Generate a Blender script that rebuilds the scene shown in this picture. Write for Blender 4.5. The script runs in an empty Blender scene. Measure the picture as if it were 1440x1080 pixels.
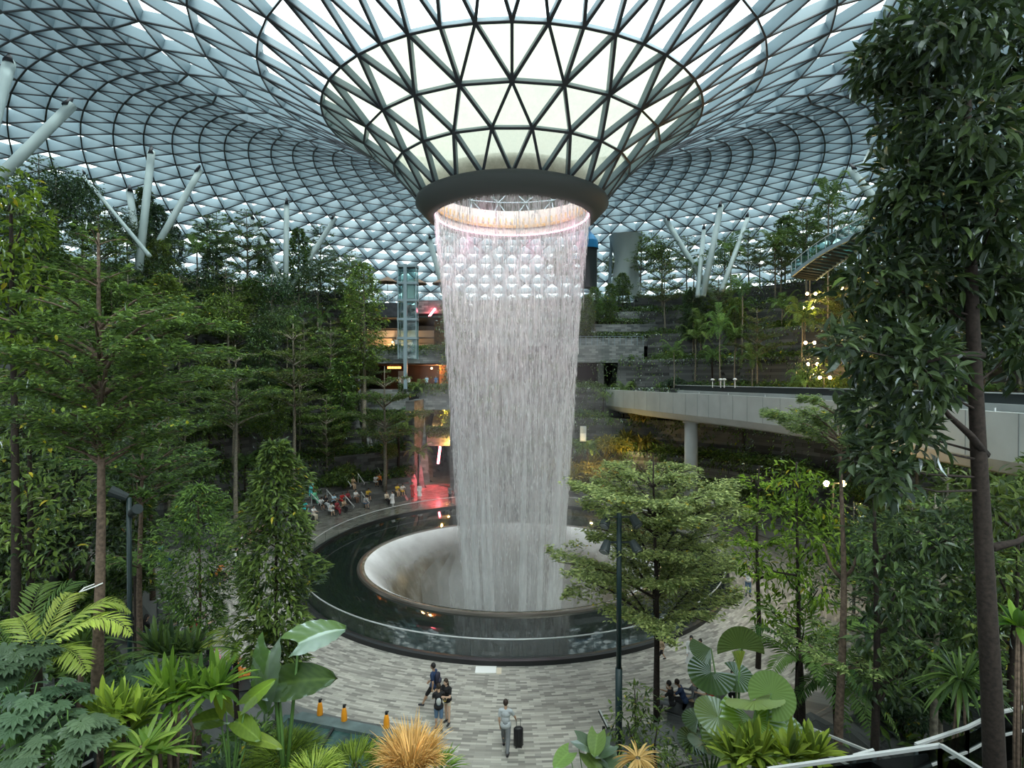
import bpy, bmesh, math, random
import numpy as np
from mathutils import Vector, Matrix
S = bpy.context.scene
C = S.collection
PI = math.pi
# ---------------------------------------------------------------- camera, sky, sun, exposure
FPX, PITCH, CAMZ = 780.0, math.atan(-8/780), 12.6
cam = bpy.data.cameras.new('camera'); camo = bpy.data.objects.new('camera', cam); C.objects.link(camo)
cam.sensor_fit = 'HORIZONTAL'; cam.sensor_width = 36.0; cam.lens = 36.0*FPX/1440.0
cam.clip_start = 0.1; cam.clip_end = 600
camo.location = (0, 0, CAMZ); camo.rotation_euler = (PI/2+PITCH, 0, 0)
S.camera = camo
S.view_settings.view_transform = 'Standard'; S.view_settings.look = 'None'
S.view_settings.gamma = 1.0; S.view_settings.exposure = 1.02; S.view_settings.use_curve_mapping = False
S.cycles.max_bounces = 6; S.cycles.diffuse_bounces = 3; S.cycles.glossy_bounces = 3
S.cycles.transmission_bounces = 4; S.cycles.transparent_max_bounces = 24
S.cycles.caustics_reflective = False; S.cycles.caustics_refractive = False
S.cycles.sample_clamp_indirect = 6.0
w = bpy.data.worlds.new('sky'); S.world = w; w.use_nodes = True
nt = w.node_tree; bg = nt.nodes['Background']
tc = nt.nodes.new('ShaderNodeTexCoord'); nz = nt.nodes.new('ShaderNodeTexNoise'); nz.inputs['Scale'].default_value = 2.2; nz.inputs['Detail'].default_value = 5
cr = nt.nodes.new('ShaderNodeValToRGB')
cr.color_ramp.elements[0].position = .35; cr.color_ramp.elements[0].color = (.70, .81, .86, 1)
cr.color_ramp.elements[1].position = .7; cr.color_ramp.elements[1].color = (1, 1, .97, 1)
nt.links.new(tc.outputs['Generated'], nz.inputs['Vector']); nt.links.new(nz.outputs['Fac'], cr.inputs['Fac']); nt.links.new(cr.outputs['Color'], bg.inputs['Color'])
bg.inputs['Strength'].default_value = 1.6
sun = bpy.data.lights.new('sun', 'SUN'); sun.energy = 2.6; sun.angle = math.radians(25); sun.color = (1, .97, .9)
suno = bpy.data.objects.new('sun', sun); C.objects.link(suno); suno.rotation_euler = (math.radians(28), math.radians(14), 0)

# ---------------------------------------------------------------- helpers
def at(px, py, Y):                      # the place seen at a pixel of the photograph, Y metres in front of the camera
    u = (px-720)/FPX; v = (540-py)/FPX
    dy = math.cos(PITCH)-v*math.sin(PITCH); dz = math.sin(PITCH)+v*math.cos(PITCH)
    t = Y/dy
    return Vector((u*t, Y, CAMZ+dz*t))
def gnd(px, py, z=0.0):
    u = (px-720)/FPX; v = (540-py)/FPX
    dy = math.cos(PITCH)-v*math.sin(PITCH); dz = math.sin(PITCH)+v*math.cos(PITCH)
    t = (z-CAMZ)/dz
    return Vector((u*t, dy*t, z))
def rng(s): return np.random.default_rng(s)
def nrm(a): return a/np.maximum(np.linalg.norm(a, axis=-1, keepdims=True), 1e-9)

class MB:
    def __init__(s): s.v = []; s.n = 0; s.f = []; s.a = []; s.uv = {}; s.m = []
    def add(s, v, faces, var=None, mi=0):
        v = np.asarray(v, float).reshape(-1, 3); off = s.n
        s.v.append(v); s.n += len(v)
        s.a.append(np.full(len(v), .5) if var is None else np.broadcast_to(np.asarray(var, float), (len(v),)).copy())
        for F in (faces if isinstance(faces, list) else [faces]):
            F = np.asarray(F, int)
            if F.size: s.f.append((F+off, mi))
        return off
    def box(s, c, size, rz=0, var=None, mi=0, M=None):
        x, y, z = [q/2 for q in size]
        v = np.array([(a, b, d) for d in (-z, z) for a, b in ((-x, -y), (x, -y), (x, y), (-x, y))])
        if rz:
            R = np.array([[math.cos(rz), -math.sin(rz), 0], [math.sin(rz), math.cos(rz), 0], [0, 0, 1]]); v = v@R.T
        if M is not None: v = v@np.asarray(M).T
        s.add(v+np.asarray(c, float), np.array([(0, 3, 2, 1), (4, 5, 6, 7), (0, 1, 5, 4), (1, 2, 6, 5), (2, 3, 7, 6), (3, 0, 4, 7)]), var, mi)
    def bar(s, a, b, w_, h_, up=(0, 0, 1), mi=0, var=None):
        a = np.asarray(a, float); b = np.asarray(b, float); d = nrm(b-a); u = np.asarray(up, float)
        sd = np.cross(d, u)
        if np.linalg.norm(sd) < 1e-3: sd = np.cross(d, np.array([1., 0, 0]))
        sd = nrm(sd); u = np.cross(sd, d)
        v = [p+sd*i*w_/2+u*j*h_/2 for p in (a, b) for i, j in ((-1, -1), (1, -1), (1, 1), (-1, 1))]
        s.add(v, np.array([(0, 3, 2, 1), (4, 5, 6, 7), (0, 1, 5, 4), (1, 2, 6, 5), (2, 3, 7, 6), (3, 0, 4, 7)]), var, mi)
    def tube(s, pts, rad, n=8, cap=True, mi=0, var=None):
        pts = np.asarray(pts, float); k = len(pts); rad = np.broadcast_to(np.asarray(rad, float), (k,))
        d = np.gradient(pts, axis=0); d = nrm(d)
        ref = np.array([0, 0, 1.]) if abs(d[:, 2]).mean() < .8 else np.array([1., 0, 0])
        a = nrm(np.cross(d, ref)); b = np.cross(d, a)
        t = np.arange(n)*2*PI/n
        ring = a[:, None]*np.cos(t)[None, :, None]+b[:, None]*np.sin(t)[None, :, None]
        v = (pts[:, None]+ring*rad[:, None, None]).reshape(-1, 3)
        i = np.arange(k-1)[:, None]*n; j = np.arange(n)[None, :]; j2 = (j+1) % n
        F = np.stack([i+j, i+j2, i+n+j2, i+n+j], -1).reshape(-1, 4)
        fs = [F]
        if cap:
            v = np.vstack([v, pts[0], pts[-1]]); jj = np.arange(n)
            fs.append(np.stack([(jj+1) % n, jj, np.full(n, k*n)], -1))
            fs.append(np.stack([(k-1)*n+jj, (k-1)*n+(jj+1) % n, np.full(n, k*n+1)], -1))
        s.add(v, fs, var, mi)
    def ball(s, c, r, n=12, m=8, mi=0, M=None):
        r = np.broadcast_to(np.asarray(r, float), (3,))
        th = np.linspace(0, PI, m+1)[1:-1]; ph = np.arange(n)*2*PI/n
        v = np.stack([np.sin(th)[:, None]*np.cos(ph), np.sin(th)[:, None]*np.sin(ph), np.broadcast_to(np.cos(th)[:, None], (m-1, n))], -1).reshape(-1, 3)
        v = np.vstack([v, (0, 0, 1), (0, 0, -1)])*r
        if M is not None: v = v@np.asarray(M).T
        i = np.arange(m-2)[:, None]*n; j = np.arange(n)[None, :]; j2 = (j+1) % n
        F = np.stack([i+j, i+n+j, i+n+j2, i+j2], -1).reshape(-1, 4); jj = np.arange(n); N = (m-1)*n
        s.add(v+np.asarray(c, float), [F, np.stack([np.full(n, N), jj, (jj+1) % n], -1), np.stack([np.full(n, N+1), (m-2)*n+(jj+1) % n, (m-2)*n+jj], -1)], None, mi)
    def lathe(s, prof, c=(0, 0, 0), sx=1, sy=1, n=96, mi=0, a0=0, a1=2*PI):
        full = abs(a1-a0-2*PI) < 1e-6
        t = a0+(a1-a0)*np.arange(n if full else n+1)/n; m = len(t)
        prof = np.asarray(prof, float)
        v = np.stack([prof[:, 0][:, None]*np.cos(t)*sx, prof[:, 0][:, None]*np.sin(t)*sy, np.broadcast_to(prof[:, 1][:, None], (len(prof), m))], -1).reshape(-1, 3)+np.asarray(c, float)
        i = np.arange(len(prof)-1)[:, None]*m; j = np.arange(n)[None, :]; j2 = (j+1) % m
        s.add(v, np.stack([i+j, i+j2, i+m+j2, i+m+j], -1).reshape(-1, 4), None, mi)
    def mesh(s, name, mats, smooth=False):
        me = bpy.data.meshes.new(name)
        v = np.vstack(s.v) if s.v else np.zeros((0, 3))
        me.vertices.add(len(v)); me.vertices.foreach_set('co', v.astype(np.float32).ravel())
        li = np.concatenate([F.ravel() for F, _ in s.f]); tot = np.concatenate([np.full(len(F), F.shape[1]) for F, _ in s.f])
        mi = np.concatenate([np.full(len(F), m) for F, m in s.f])
        me.loops.add(len(li)); me.loops.foreach_set('vertex_index', li.astype(np.int32))
        me.polygons.add(len(tot)); st = np.concatenate([[0], np.cumsum(tot)[:-1]])
        me.polygons.foreach_set('loop_start', st.astype(np.int32)); me.polygons.foreach_set('loop_total', tot.astype(np.int32))
        me.polygons.foreach_set('material_index', mi.astype(np.int32))
        me.polygons.foreach_set('use_smooth', np.full(len(tot), bool(smooth)))
        at_ = me.attributes.new('var', 'FLOAT', 'POINT'); at_.data.foreach_set('value', np.concatenate(s.a).astype(np.float32))
        for m in (mats if isinstance(mats, (list, tuple)) else [mats]): me.materials.append(m)
        me.update(calc_edges=True); me.validate()
        return me
    def build(s, name, mats, parent=None, smooth=False, loc=None):
        return link(name, s.mesh(name, mats, smooth), parent, loc)
def link(name, me, parent=None, loc=None):
    o = bpy.data.objects.new(name, me); C.objects.link(o)
    if loc is not None: o.location = loc
    if parent is not None: o.parent = parent
    return o
def tag(o, label=None, cat=None, group=None, kind=None):
    if label: o['label'] = label
    if cat: o['category'] = cat
    if group: o['group'] = group
    if kind: o['kind'] = kind
    return o
def thing(name, label, cat, loc=(0, 0, 0), rz=0, group=None, kind=None):
    o = bpy.data.objects.new(name, None); C.objects.link(o); o.location = loc; o.rotation_euler = (0, 0, rz); o.empty_display_size = .2
    return tag(o, label, cat, group, kind)

# ---------------------------------------------------------------- materials
def mat(name): 
    m = bpy.data.materials.new(name); m.use_nodes = True; m.node_tree.nodes.clear(); return m
def out(m, sh): 
    o = m.node_tree.nodes.new('ShaderNodeOutputMaterial'); m.node_tree.links.new(sh, o.inputs['Surface'])
def N(m, t, **kw):
    n = m.node_tree.nodes.new('ShaderNode'+t)
    for k, v in kw.items():
        if k[0] == '_': setattr(n, k[1:], v)
        else: n.inputs[k.replace('__', ' ')].default_value = v
    return n
def L(m, a, b): m.node_tree.links.new(a, b)
def c4(c): return (c[0], c[1], c[2], 1)
def ramp(m, fac, stops):
    r = N(m, 'ValToRGB'); e = r.color_ramp.elements
    while len(e) > 1: e.remove(e[0])
    e[0].position, e[0].color = stops[0][0], c4(stops[0][1])
    for p, c in stops[1:]:
        x = e.new(p); x.color = c4(c)
    L(m, fac, r.inputs['Fac']); return r.outputs['Color']
def plain(name, col, rough=.6, metal=0.0, spec=.4, noise=0.0, scale=3.0):
    m = mat(name); p = N(m, 'BsdfPrincipled', Roughness=rough, Metallic=metal); p.inputs['Specular IOR Level'].default_value = spec
    if noise:
        g = N(m, 'NewGeometry'); t = N(m, 'TexNoise', Scale=scale, Detail=4.0); L(m, g.outputs['Position'], t.inputs['Vector'])
        a = [max(0, q*(1-noise)) for q in col]; b = [min(1, q*(1+noise)) for q in col]
        L(m, ramp(m, t.outputs['Fac'], [(.3, a), (.7, b)]), p.inputs['Base Color'])
    else: p.inputs['Base Color'].default_value = c4(col)
    out(m, p.outputs[0]); return m
def glow(name, col, s):
    m = mat(name); e = N(m, 'Emission', Color=c4(col), Strength=s); out(m, e.outputs[0]); return m
def pane(name, col, opac=.12, rough=.05):
    m = mat(name); t = N(m, 'BsdfTransparent', Color=c4(col)); g = N(m, 'BsdfGlossy', Roughness=rough)
    x = N(m, 'MixShader', Fac=opac); L(m, t.outputs[0], x.inputs[1]); L(m, g.outputs[0], x.inputs[2]); out(m, x.outputs[0]); return m
def leafmat(name, dark, light, trans=.35, gloss=.12, rough=.35, warm=(.5, .45, .05)):
    m = mat(name); a = N(m, 'Attribute', _attribute_name='var'); oi = N(m, 'ObjectInfo')
    c = ramp(m, a.outputs['Fac'], [(0, dark), (.75, light), (.97, tuple(min(1, q*1.35) for q in light)), (1, warm)])
    h = N(m, 'HueSaturation'); mr = N(m, 'MapRange', To__Min=.47, To__Max=.53) if False else N(m, 'MapRange')
    mr.inputs[3].default_value = .478; mr.inputs[4].default_value = .515; L(m, oi.outputs['Random'], mr.inputs[0]); L(m, mr.outputs[0], h.inputs['Hue'])
    m2 = N(m, 'MapRange'); m2.inputs[3].default_value = .75; m2.inputs[4].default_value = 1.25
    mm = N(m, 'Math', _operation='FRACT'); ml = N(m, 'Math', _operation='MULTIPLY'); ml.inputs[1].default_value = 7.31
    L(m, oi.outputs['Random'], ml.inputs[0]); L(m, ml.outputs[0], mm.inputs[0]); L(m, mm.outputs[0], m2.inputs[0]); L(m, m2.outputs[0], h.inputs['Value'])
    L(m, c, h.inputs['Color'])
    d = N(m, 'BsdfDiffuse'); t = N(m, 'BsdfTranslucent'); g = N(m, 'BsdfGlossy', Roughness=rough)
    L(m, h.outputs[0], d.inputs[0]); 
    hs = N(m, 'HueSaturation', Value=1.5, Saturation=1.1); L(m, h.outputs[0], hs.inputs['Color']); L(m, hs.outputs[0], t.inputs[0])
    g.inputs[0].default_value = (.85, .95, 1, 1)
    x = N(m, 'MixShader', Fac=trans); L(m, d.outputs[0], x.inputs[1]); L(m, t.outputs[0], x.inputs[2])
    fr = N(m, 'Fresnel', IOR=1.45); fm = N(m, 'Math', _operation='MULTIPLY'); fm.inputs[1].default_value = gloss*3.2; L(m, fr.outputs[0], fm.inputs[0])
    y = N(m, 'MixShader'); L(m, fm.outputs[0], y.inputs[0]); L(m, x.outputs[0], y.inputs[1]); L(m, g.outputs[0], y.inputs[2])
    out(m, y.outputs[0]); return m
def stone(name, c1, c2, mortar, bw, bh, uv=False, rough=.6, off=.37, msize=.008, bumpy=.4, spec=.35):
    m = mat(name)
    if uv: v = N(m, 'UVMap').outputs[0]
    else:
        g = N(m, 'NewGeometry'); sp = N(m, 'SeparateXYZ'); L(m, g.outputs['Position'], sp.inputs[0])
        ad = N(m, 'Math', _operation='ADD'); L(m, sp.outputs[0], ad.inputs[0]); L(m, sp.outputs[1], ad.inputs[1])
        cb = N(m, 'CombineXYZ'); L(m, ad.outputs[0], cb.inputs[0]); L(m, sp.outputs[2], cb.inputs[1]); v = cb.outputs[0]
    b = N(m, 'TexBrick', _offset=off, Scale=1.0, Color1=c4((0, 0, 0)), Color2=c4((1, 1, 1)), Mortar=c4((.5, .5, .5)))
    b.inputs['Mortar Size'].default_value = msize; b.inputs['Brick Width'].default_value = bw; b.inputs['Row Height'].default_value = bh; b.inputs['Bias'].default_value = 0
    L(m, v, b.inputs['Vector'])
    n = N(m, 'TexNoise', Scale=.35, Detail=6.0, Roughness=.65); L(m, v, n.inputs['Vector'])
    mx = N(m, 'MixRGB', _blend_type='OVERLAY', Fac=.75); L(m, b.outputs['Color'], mx.inputs[1]); L(m, n.outputs['Fac'], mx.inputs[2])
    col = ramp(m, mx.outputs[0], [(0, c1), (.5, tuple((a+b_)/2 for a, b_ in zip(c1, c2))), (1, c2)])
    m3 = N(m, 'MixRGB'); L(m, b.outputs['Fac'], m3.inputs[0]); L(m, col, m3.inputs[1]); m3.inputs[2].default_value = c4(mortar)
    p = N(m, 'BsdfPrincipled', Roughness=rough); p.inputs['Specular IOR Level'].default_value = spec; L(m, m3.outputs[0], p.inputs['Base Color'])
    if uv:   # far stones darker and glossier: spray wetness, and shade painted into the colour
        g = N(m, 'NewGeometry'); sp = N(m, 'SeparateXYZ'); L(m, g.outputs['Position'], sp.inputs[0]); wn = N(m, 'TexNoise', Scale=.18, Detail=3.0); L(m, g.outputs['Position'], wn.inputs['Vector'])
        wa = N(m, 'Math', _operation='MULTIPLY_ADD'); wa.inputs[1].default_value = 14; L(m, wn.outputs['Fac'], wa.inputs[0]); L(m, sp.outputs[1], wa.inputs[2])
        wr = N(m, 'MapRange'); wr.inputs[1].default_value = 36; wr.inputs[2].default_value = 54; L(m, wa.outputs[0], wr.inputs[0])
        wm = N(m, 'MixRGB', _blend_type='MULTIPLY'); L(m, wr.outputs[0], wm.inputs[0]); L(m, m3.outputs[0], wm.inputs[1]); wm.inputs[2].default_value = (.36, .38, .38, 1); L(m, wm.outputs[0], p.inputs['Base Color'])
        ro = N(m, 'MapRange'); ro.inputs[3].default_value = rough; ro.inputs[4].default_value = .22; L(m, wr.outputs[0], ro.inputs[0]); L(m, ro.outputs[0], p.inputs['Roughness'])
    n2 = N(m, 'TexNoise', Scale=6.0, Detail=4.0); L(m, v, n2.inputs['Vector'])
    bp = N(m, 'Bump', Strength=bumpy, Distance=.03); L(m, n2.outputs['Fac'], bp.inputs['Height']); L(m, bp.outputs[0], p.inputs['Normal'])
    out(m, p.outputs[0]); return m

M_fin = plain('painted_steel', (.215, .29, .33), .45, spec=.3)
M_cap = plain('dark_steel', (.05, .055, .065), .5)
M_bark = plain('bark', (.135, .095, .07), .9, noise=.5, scale=14)
M_barkd = plain('dark_bark', (.028, .020, .016), .9, noise=.5, scale=16)
M_barkg = plain('grey_bark', (.20, .18, .14), .9, noise=.45, scale=9)
M_soil = plain('soil', (.030, .034, .022), .95, noise=.6, scale=1.2)
M_stone = stone('tier_stone', (.035, .038, .04), (.15, .16, .16), (.02, .02, .02), 1.1, .35)
M_band = stone('band_stone', (.10, .115, .12), (.28, .30, .30), (.05, .05, .05), .9, .28)
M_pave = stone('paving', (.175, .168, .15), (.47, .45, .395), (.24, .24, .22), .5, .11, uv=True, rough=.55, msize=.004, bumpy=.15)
M_step = stone('step_stone', (.06, .065, .065), (.15, .155, .15), (.04, .04, .04), .8, .4, rough=.35)
M_kerb = plain('black_kerb', (.02, .021, .022), .35)
M_rail = plain('brushed_steel', (.58, .60, .60), .35, metal=.3)
M_dark = plain('dark_metal', (.03, .04, .042), .45)
M_conc = plain('concrete', (.50, .53, .52), .75, noise=.10, scale=.8)
M_white = plain('white_paint', (.8, .8, .78), .5)
M_black = plain('near_black', (.012, .012, .014), .6)
M_cream = plain('cream_cladding', (.62, .55, .43), .6)
M_gold = plain('gold_rim', (.75, .50, .22), .4, metal=.3)
M_clear = pane('clear_glass', (.86, .93, .93), .10)
M_tglass = pane('teal_glass', (.62, .80, .78), .15)
L_umb = leafmat('umbrella_leaf', (.024, .052, .014), (.165, .25, .055))
L_olive = leafmat('olive_leaf', (.10, .17, .05), (.38, .47, .18))
L_fine = leafmat('fine_pale_leaf', (.06, .11, .03), (.26, .34, .12))
L_dark = leafmat('dark_glossy_leaf', (.013, .030, .012), (.060, .105, .034), trans=.22, gloss=.16, rough=.28, warm=(.12, .22, .04))
L_mid = leafmat('mid_leaf', (.019, .045, .013), (.125, .20, .045), trans=.32)
L_bright = leafmat('bright_leaf', (.045, .10, .015), (.235, .36, .05), trans=.4, gloss=.07)
L_palm = leafmat('palm_leaf', (.026, .062, .018), (.15, .24, .065), gloss=.06)
L_lime = leafmat('lime_leaf', (.12, .22, .03), (.36, .48, .10), trans=.45)
L_blue = leafmat('blue_green_leaf', (.024, .055, .03), (.10, .165, .085), gloss=.14)
L_dry = leafmat('dry_grass', (.35, .20, .05), (.72, .50, .20), warm=(.7, .25, .08))
L_goldlit = leafmat('lamplit_leaf', (.10, .11, .02), (.34, .30, .06), trans=.35, warm=(.6, .45, .1))  # green leaves with warm lamplight painted into the colour

# ---------------------------------------------------------------- the ground and the terraces
CX, CY = 0.0, 39.7
PR = 20.5                                # plaza radius
TIERS = [(0, .45), (1, .9), (2, 1.35), (3, 1.8), (5.5, 4.4), (8.5, 7.8), (12, 11.4), (16, 15.0), (20, 18.6), (24, 22.2), (28, 25.0)]
def flat(x, y):
    if -11 < x < -6.3 and y > 52: return 1          # passage to the shops
    if x < -14 and 31.5 < y < 41: return 1            # path to the left
    if y < 30 and -min(4.3, .36*y-1.6) < x < min(3.1, .3*y-2): return 1            # path under the viewpoint
    return 0
def ground(x, y):
    r = math.hypot(x-CX, y-CY); s = r-PR
    portal = 4.5 < x < 18.5 and 73.5 < y < 87.5
    if x > 8 and y < 46: s -= 3.2*min(1, (46-y)/8)*min(1, max(0, (y-20)/6))
    if s < 0 or flat(x, y): return 0.0
    z = 0.0
    for a, b in TIERS:
        if s >= a: z = b
    k = 1.0
    if portal: return min(z, 10.8)
    if y > 55 and -.275*y < x < -6: z = min(z, 7.6 if y > 64 else 4.4)
    if y < 34: k = .46+.54*max(0, (y-20)/14)
    if y < 20: k = .46+.34*min(1, (20-y)/6)
    if x > 8 and 8 < y: k = min(k, .40+.60*max(0, (y-36)/14))
    if abs(x) > 30: k = max(k, min(1, (abs(x)-26)/12))
    z *= k
    if y < 19: z = min(z, max(0.0, 12.0-.70*max(y, 4)))
    return z
def polar_ground():
    eps = .02; ss = [-20.4, -6, -eps]
    for a, _ in TIERS:
        ss += [a+eps] if not ss or a == 0 else [a-eps, a+eps]
    ss += [30, 34, 40, 48, 60]
    ss = sorted(set(ss)); n = 540
    mbt = MB(); V = []
    for s in ss:
        for i in range(n):
            a = i*2*PI/n; x, y = CX+(PR+s)*math.sin(a), CY+(PR+s)*math.cos(a)
            V.append((x, y, ground(x, y)))
    V = np.array(V); F = []; k = len(ss)
    top, wall, stp, pav = [], [], [], []
    for j in range(k-1):
        for i in range(n):
            i2 = (i+1) % n; q = (j*n+i, j*n+i2, (j+1)*n+i2, (j+1)*n+i)
            zz = V[list(q), 2]; c = V[list(q)].mean(0)
            if zz.max() < .01: (pav).append(q); continue
            st = zz.max()-zz.min() > .3
            if ss[j] < 5.3 and c[2] < 2.3: stp.append(q)
            elif st: wall.append(q)
            else: top.append(q)
    mb = MB(); mb.add(V, []); mb.f = [(np.array(top), 0), (np.array(wall), 1), (np.array(stp), 2)]
    o = mb.build('terrace_ground', [M_soil, M_stone, M_step]); tag(o, 'dark stone terraces and seating steps rising around the plaza', 'terrace', kind='structure')
    # paving with polar uv, cut out around the fountain
    rr = np.array([12.0, 15.0, 16, 18, 20.5, 24, 30, 40, 60]); n = 360; V = []; U = []
    for r in rr:
        for i in range(n+1):
            a = i*2*PI/n; x, y = CX+r*math.sin(a), CY+r*math.cos(a); V.append((x, y, 0)); U.append((a*19.0, r))
    F = [(j*(n+1)+i, j*(n+1)+i+1, (j+1)*(n+1)+i+1, (j+1)*(n+1)+i) for j in range(len(rr)-1) for i in range(n)]
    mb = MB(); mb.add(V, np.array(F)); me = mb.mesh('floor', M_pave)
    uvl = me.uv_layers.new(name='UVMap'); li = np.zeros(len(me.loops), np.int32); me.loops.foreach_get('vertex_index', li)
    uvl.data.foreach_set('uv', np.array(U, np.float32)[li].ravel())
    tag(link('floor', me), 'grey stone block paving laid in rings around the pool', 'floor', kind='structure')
polar_ground()

# ---------------------------------------------------------------- the glass roof
HP = np.array([(6.5, 25.0), (8.3, 27.1), (10.3, 28.8), (13, 30.5), (16.8, 32.4), (20.5, 34), (24, 35.1), (28, 36.2), (34, 37.2), (40, 37.5), (46, 37.2), (52, 36), (60, 33.2), (68, 29.0), (76, 24.2), (82, 19.5), (86, 16)])
def RH(r): return np.interp(r, HP[:, 0], HP[:, 1])
RSY = .9
def roof():
    rings = [(6.5, 22), (8.3, 22), (10.3, 22), (13, 44), (16.8, 44), (20.5, 44), (24, 44)]
    r = 26.8
    while r < 86: rings.append((r, 88)); r += 2.5
    P = []; idx = []
    for k, (r, n) in enumerate(rings):
        ph = .5*(k % 2) if k < 3 else .5*((k+1) % 2) if n == 44 else .5*(k % 2)
        if k == 3: ph = 0.0
        a = (np.arange(n)+ph)*2*PI/n
        # smooth height
        idx.append((len(P), n, ph)); h = RH(r)
        P += [(r*math.sin(t), CY-r*math.cos(t)*RSY, h) for t in a]
    P = np.array(P)
    def nor(p):
        x, y = p[:, 0], (p[:, 1]-CY)/RSY; r = np.hypot(x, y); s = (RH(r+.6)-RH(r-.6))/1.2
        return nrm(np.stack([-s*x/r, -s*y/r/RSY, np.ones_like(r)], -1))
    NR = nor(P); E = set(); T = []
    for k, (o, n, ph) in enumerate(idx):
        for i in range(n): E.add((o+i, o+(i+1) % n, 'h'))
        if k == len(idx)-1: break
        o2, n2, ph2 = idx[k+1]
        if n2 == n:
            for i in range(n):
                if ph2 > ph: a, b = i, (i-1) % n      # upper i sits after lower i
                else: a, b = i, (i-1) % n; a, b = i, (i-1) % n
                if ph2 > ph:
                    E.add((o+i, o2+i, 'd')); E.add((o+i, o2+(i-1) % n, 'd'))
                    T.append((o+i, o2+i, o2+(i-1) % n)); T.append((o+i, o+(i+1) % n, o2+i))
                else:
                    E.add((o+i, o2+i, 'd')); E.add((o+i, o2+(i+1) % n, 'd'))
                    T.append((o+i, o2+(i+1) % n, o2+i)); T.append((o+i, o+(i+1) % n, o2+(i+1) % n))
        else:
            for i in range(n):
                c = int(round(((i+ph)/n)*n2-ph2))
                for d in (-1, 0, 1): E.add((o+i, o2+(c+d) % n2, 'd'))
                T.append((o+i, o2+c % n2, o2+(c-1) % n2)); T.append((o+i, o2+(c+1) % n2, o2+c % n2)); T.append((o+i, o+(i+1) % n, o2+(c+1) % n2))
    root = thing('ceiling', 'curved roof of glass triangles in a deep steel lattice around the oculus', 'roof', (0, 0, 0), kind='structure')
    fin, cap = MB(), MB()
    for a, b, kd in E:
        A, B = P[a], P[b]; n_ = nrm((NR[a]+NR[b])/2); r = math.hypot(A[0], (A[1]-CY)/RSY)
        dep = .42 if r < 14 else .70 if r < 25 else 1.3
        wd = .10 if r < 25 else .09
        fin.bar(A+n_*dep/2, B+n_*dep/2, wd, dep, n_)
        cw = .17 if r < 14 else .13
        cap.bar(A-n_*.03, B-n_*.03, cw*(1.0 if kd == 'd' else .8), .07, n_)
    fin.build('steel_lattice', M_fin, root); cap.build('lower_flanges', M_cap, root)
    gl = MB(); gl.add(P+NR*np.where(np.hypot(P[:, 0], (P[:, 1]-CY)/RSY) < 14, .42, np.where(np.hypot(P[:, 0], (P[:, 1]-CY)/RSY) < 25, .7, 1.3))[:, None], np.array(T))
    m = mat('roof_glass'); g = N(m, 'NewGeometry'); t = N(m, 'TexNoise', Scale=.5, Detail=7.0, Roughness=.6); L(m, g.outputs['Position'], t.inputs['Vector'])
    tr = N(m, 'BsdfTransparent', Color=(.80, .90, .92, 1)); tl = N(m, 'BsdfTranslucent', Color=(.9, .95, .9, 1)); gs = N(m, 'BsdfGlossy', Roughness=.08)
    x = N(m, 'MixShader'); mr = N(m, 'MapRange'); mr.inputs[1].default_value = .35; mr.inputs[2].default_value = .75; mr.inputs[3].default_value = .05; mr.inputs[4].default_value = .5
    L(m, t.outputs['Fac'], mr.inputs[0]); L(m, mr.outputs[0], x.inputs[0]); L(m, tr.outputs[0], x.inputs[1]); L(m, tl.outputs[0], x.inputs[2])
    y = N(m, 'MixShader', Fac=.06); L(m, x.outputs[0], y.inputs[1]); L(m, gs.outputs[0], y.inputs[2]); out(m, y.outputs[0])
    F0 = gl.f[0][0]; rad = np.hypot(P[F0, 0], (P[F0, 1]-CY)/RSY).max(1); fr = rad < 13.5
    gl.f = [(F0[~fr], 0), (F0[fr], 1)]
    m2 = mat('misted_glass'); g = N(m2, 'NewGeometry'); t = N(m2, 'TexNoise', Scale=.9, Detail=9.0, Roughness=.7); L(m2, g.outputs['Position'], t.inputs['Vector'])
    tr = N(m2, 'BsdfTransparent', Color=(.78, .82, .74, 1)); tl = N(m2, 'BsdfTranslucent'); L(m2, ramp(m2, t.outputs['Fac'], [(.3, (.25, .285, .22)), (.6, (.37, .40, .33))]), tl.inputs[0]); x = N(m2, 'MixShader')
    mr = N(m2, 'MapRange'); mr.inputs[1].default_value = .35; mr.inputs[2].default_value = .7; mr.inputs[3].default_value = .82; mr.inputs[4].default_value = .97
    L(m2, t.outputs['Fac'], mr.inputs[0]); L(m2, mr.outputs[0], x.inputs[0]); L(m2, tr.outputs[0], x.inputs[1]); L(m2, tl.outputs[0], x.inputs[2]); out(m2, x.outputs[0])
    gl.build('glass_panels', [m, m2], root)
roof()
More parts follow.
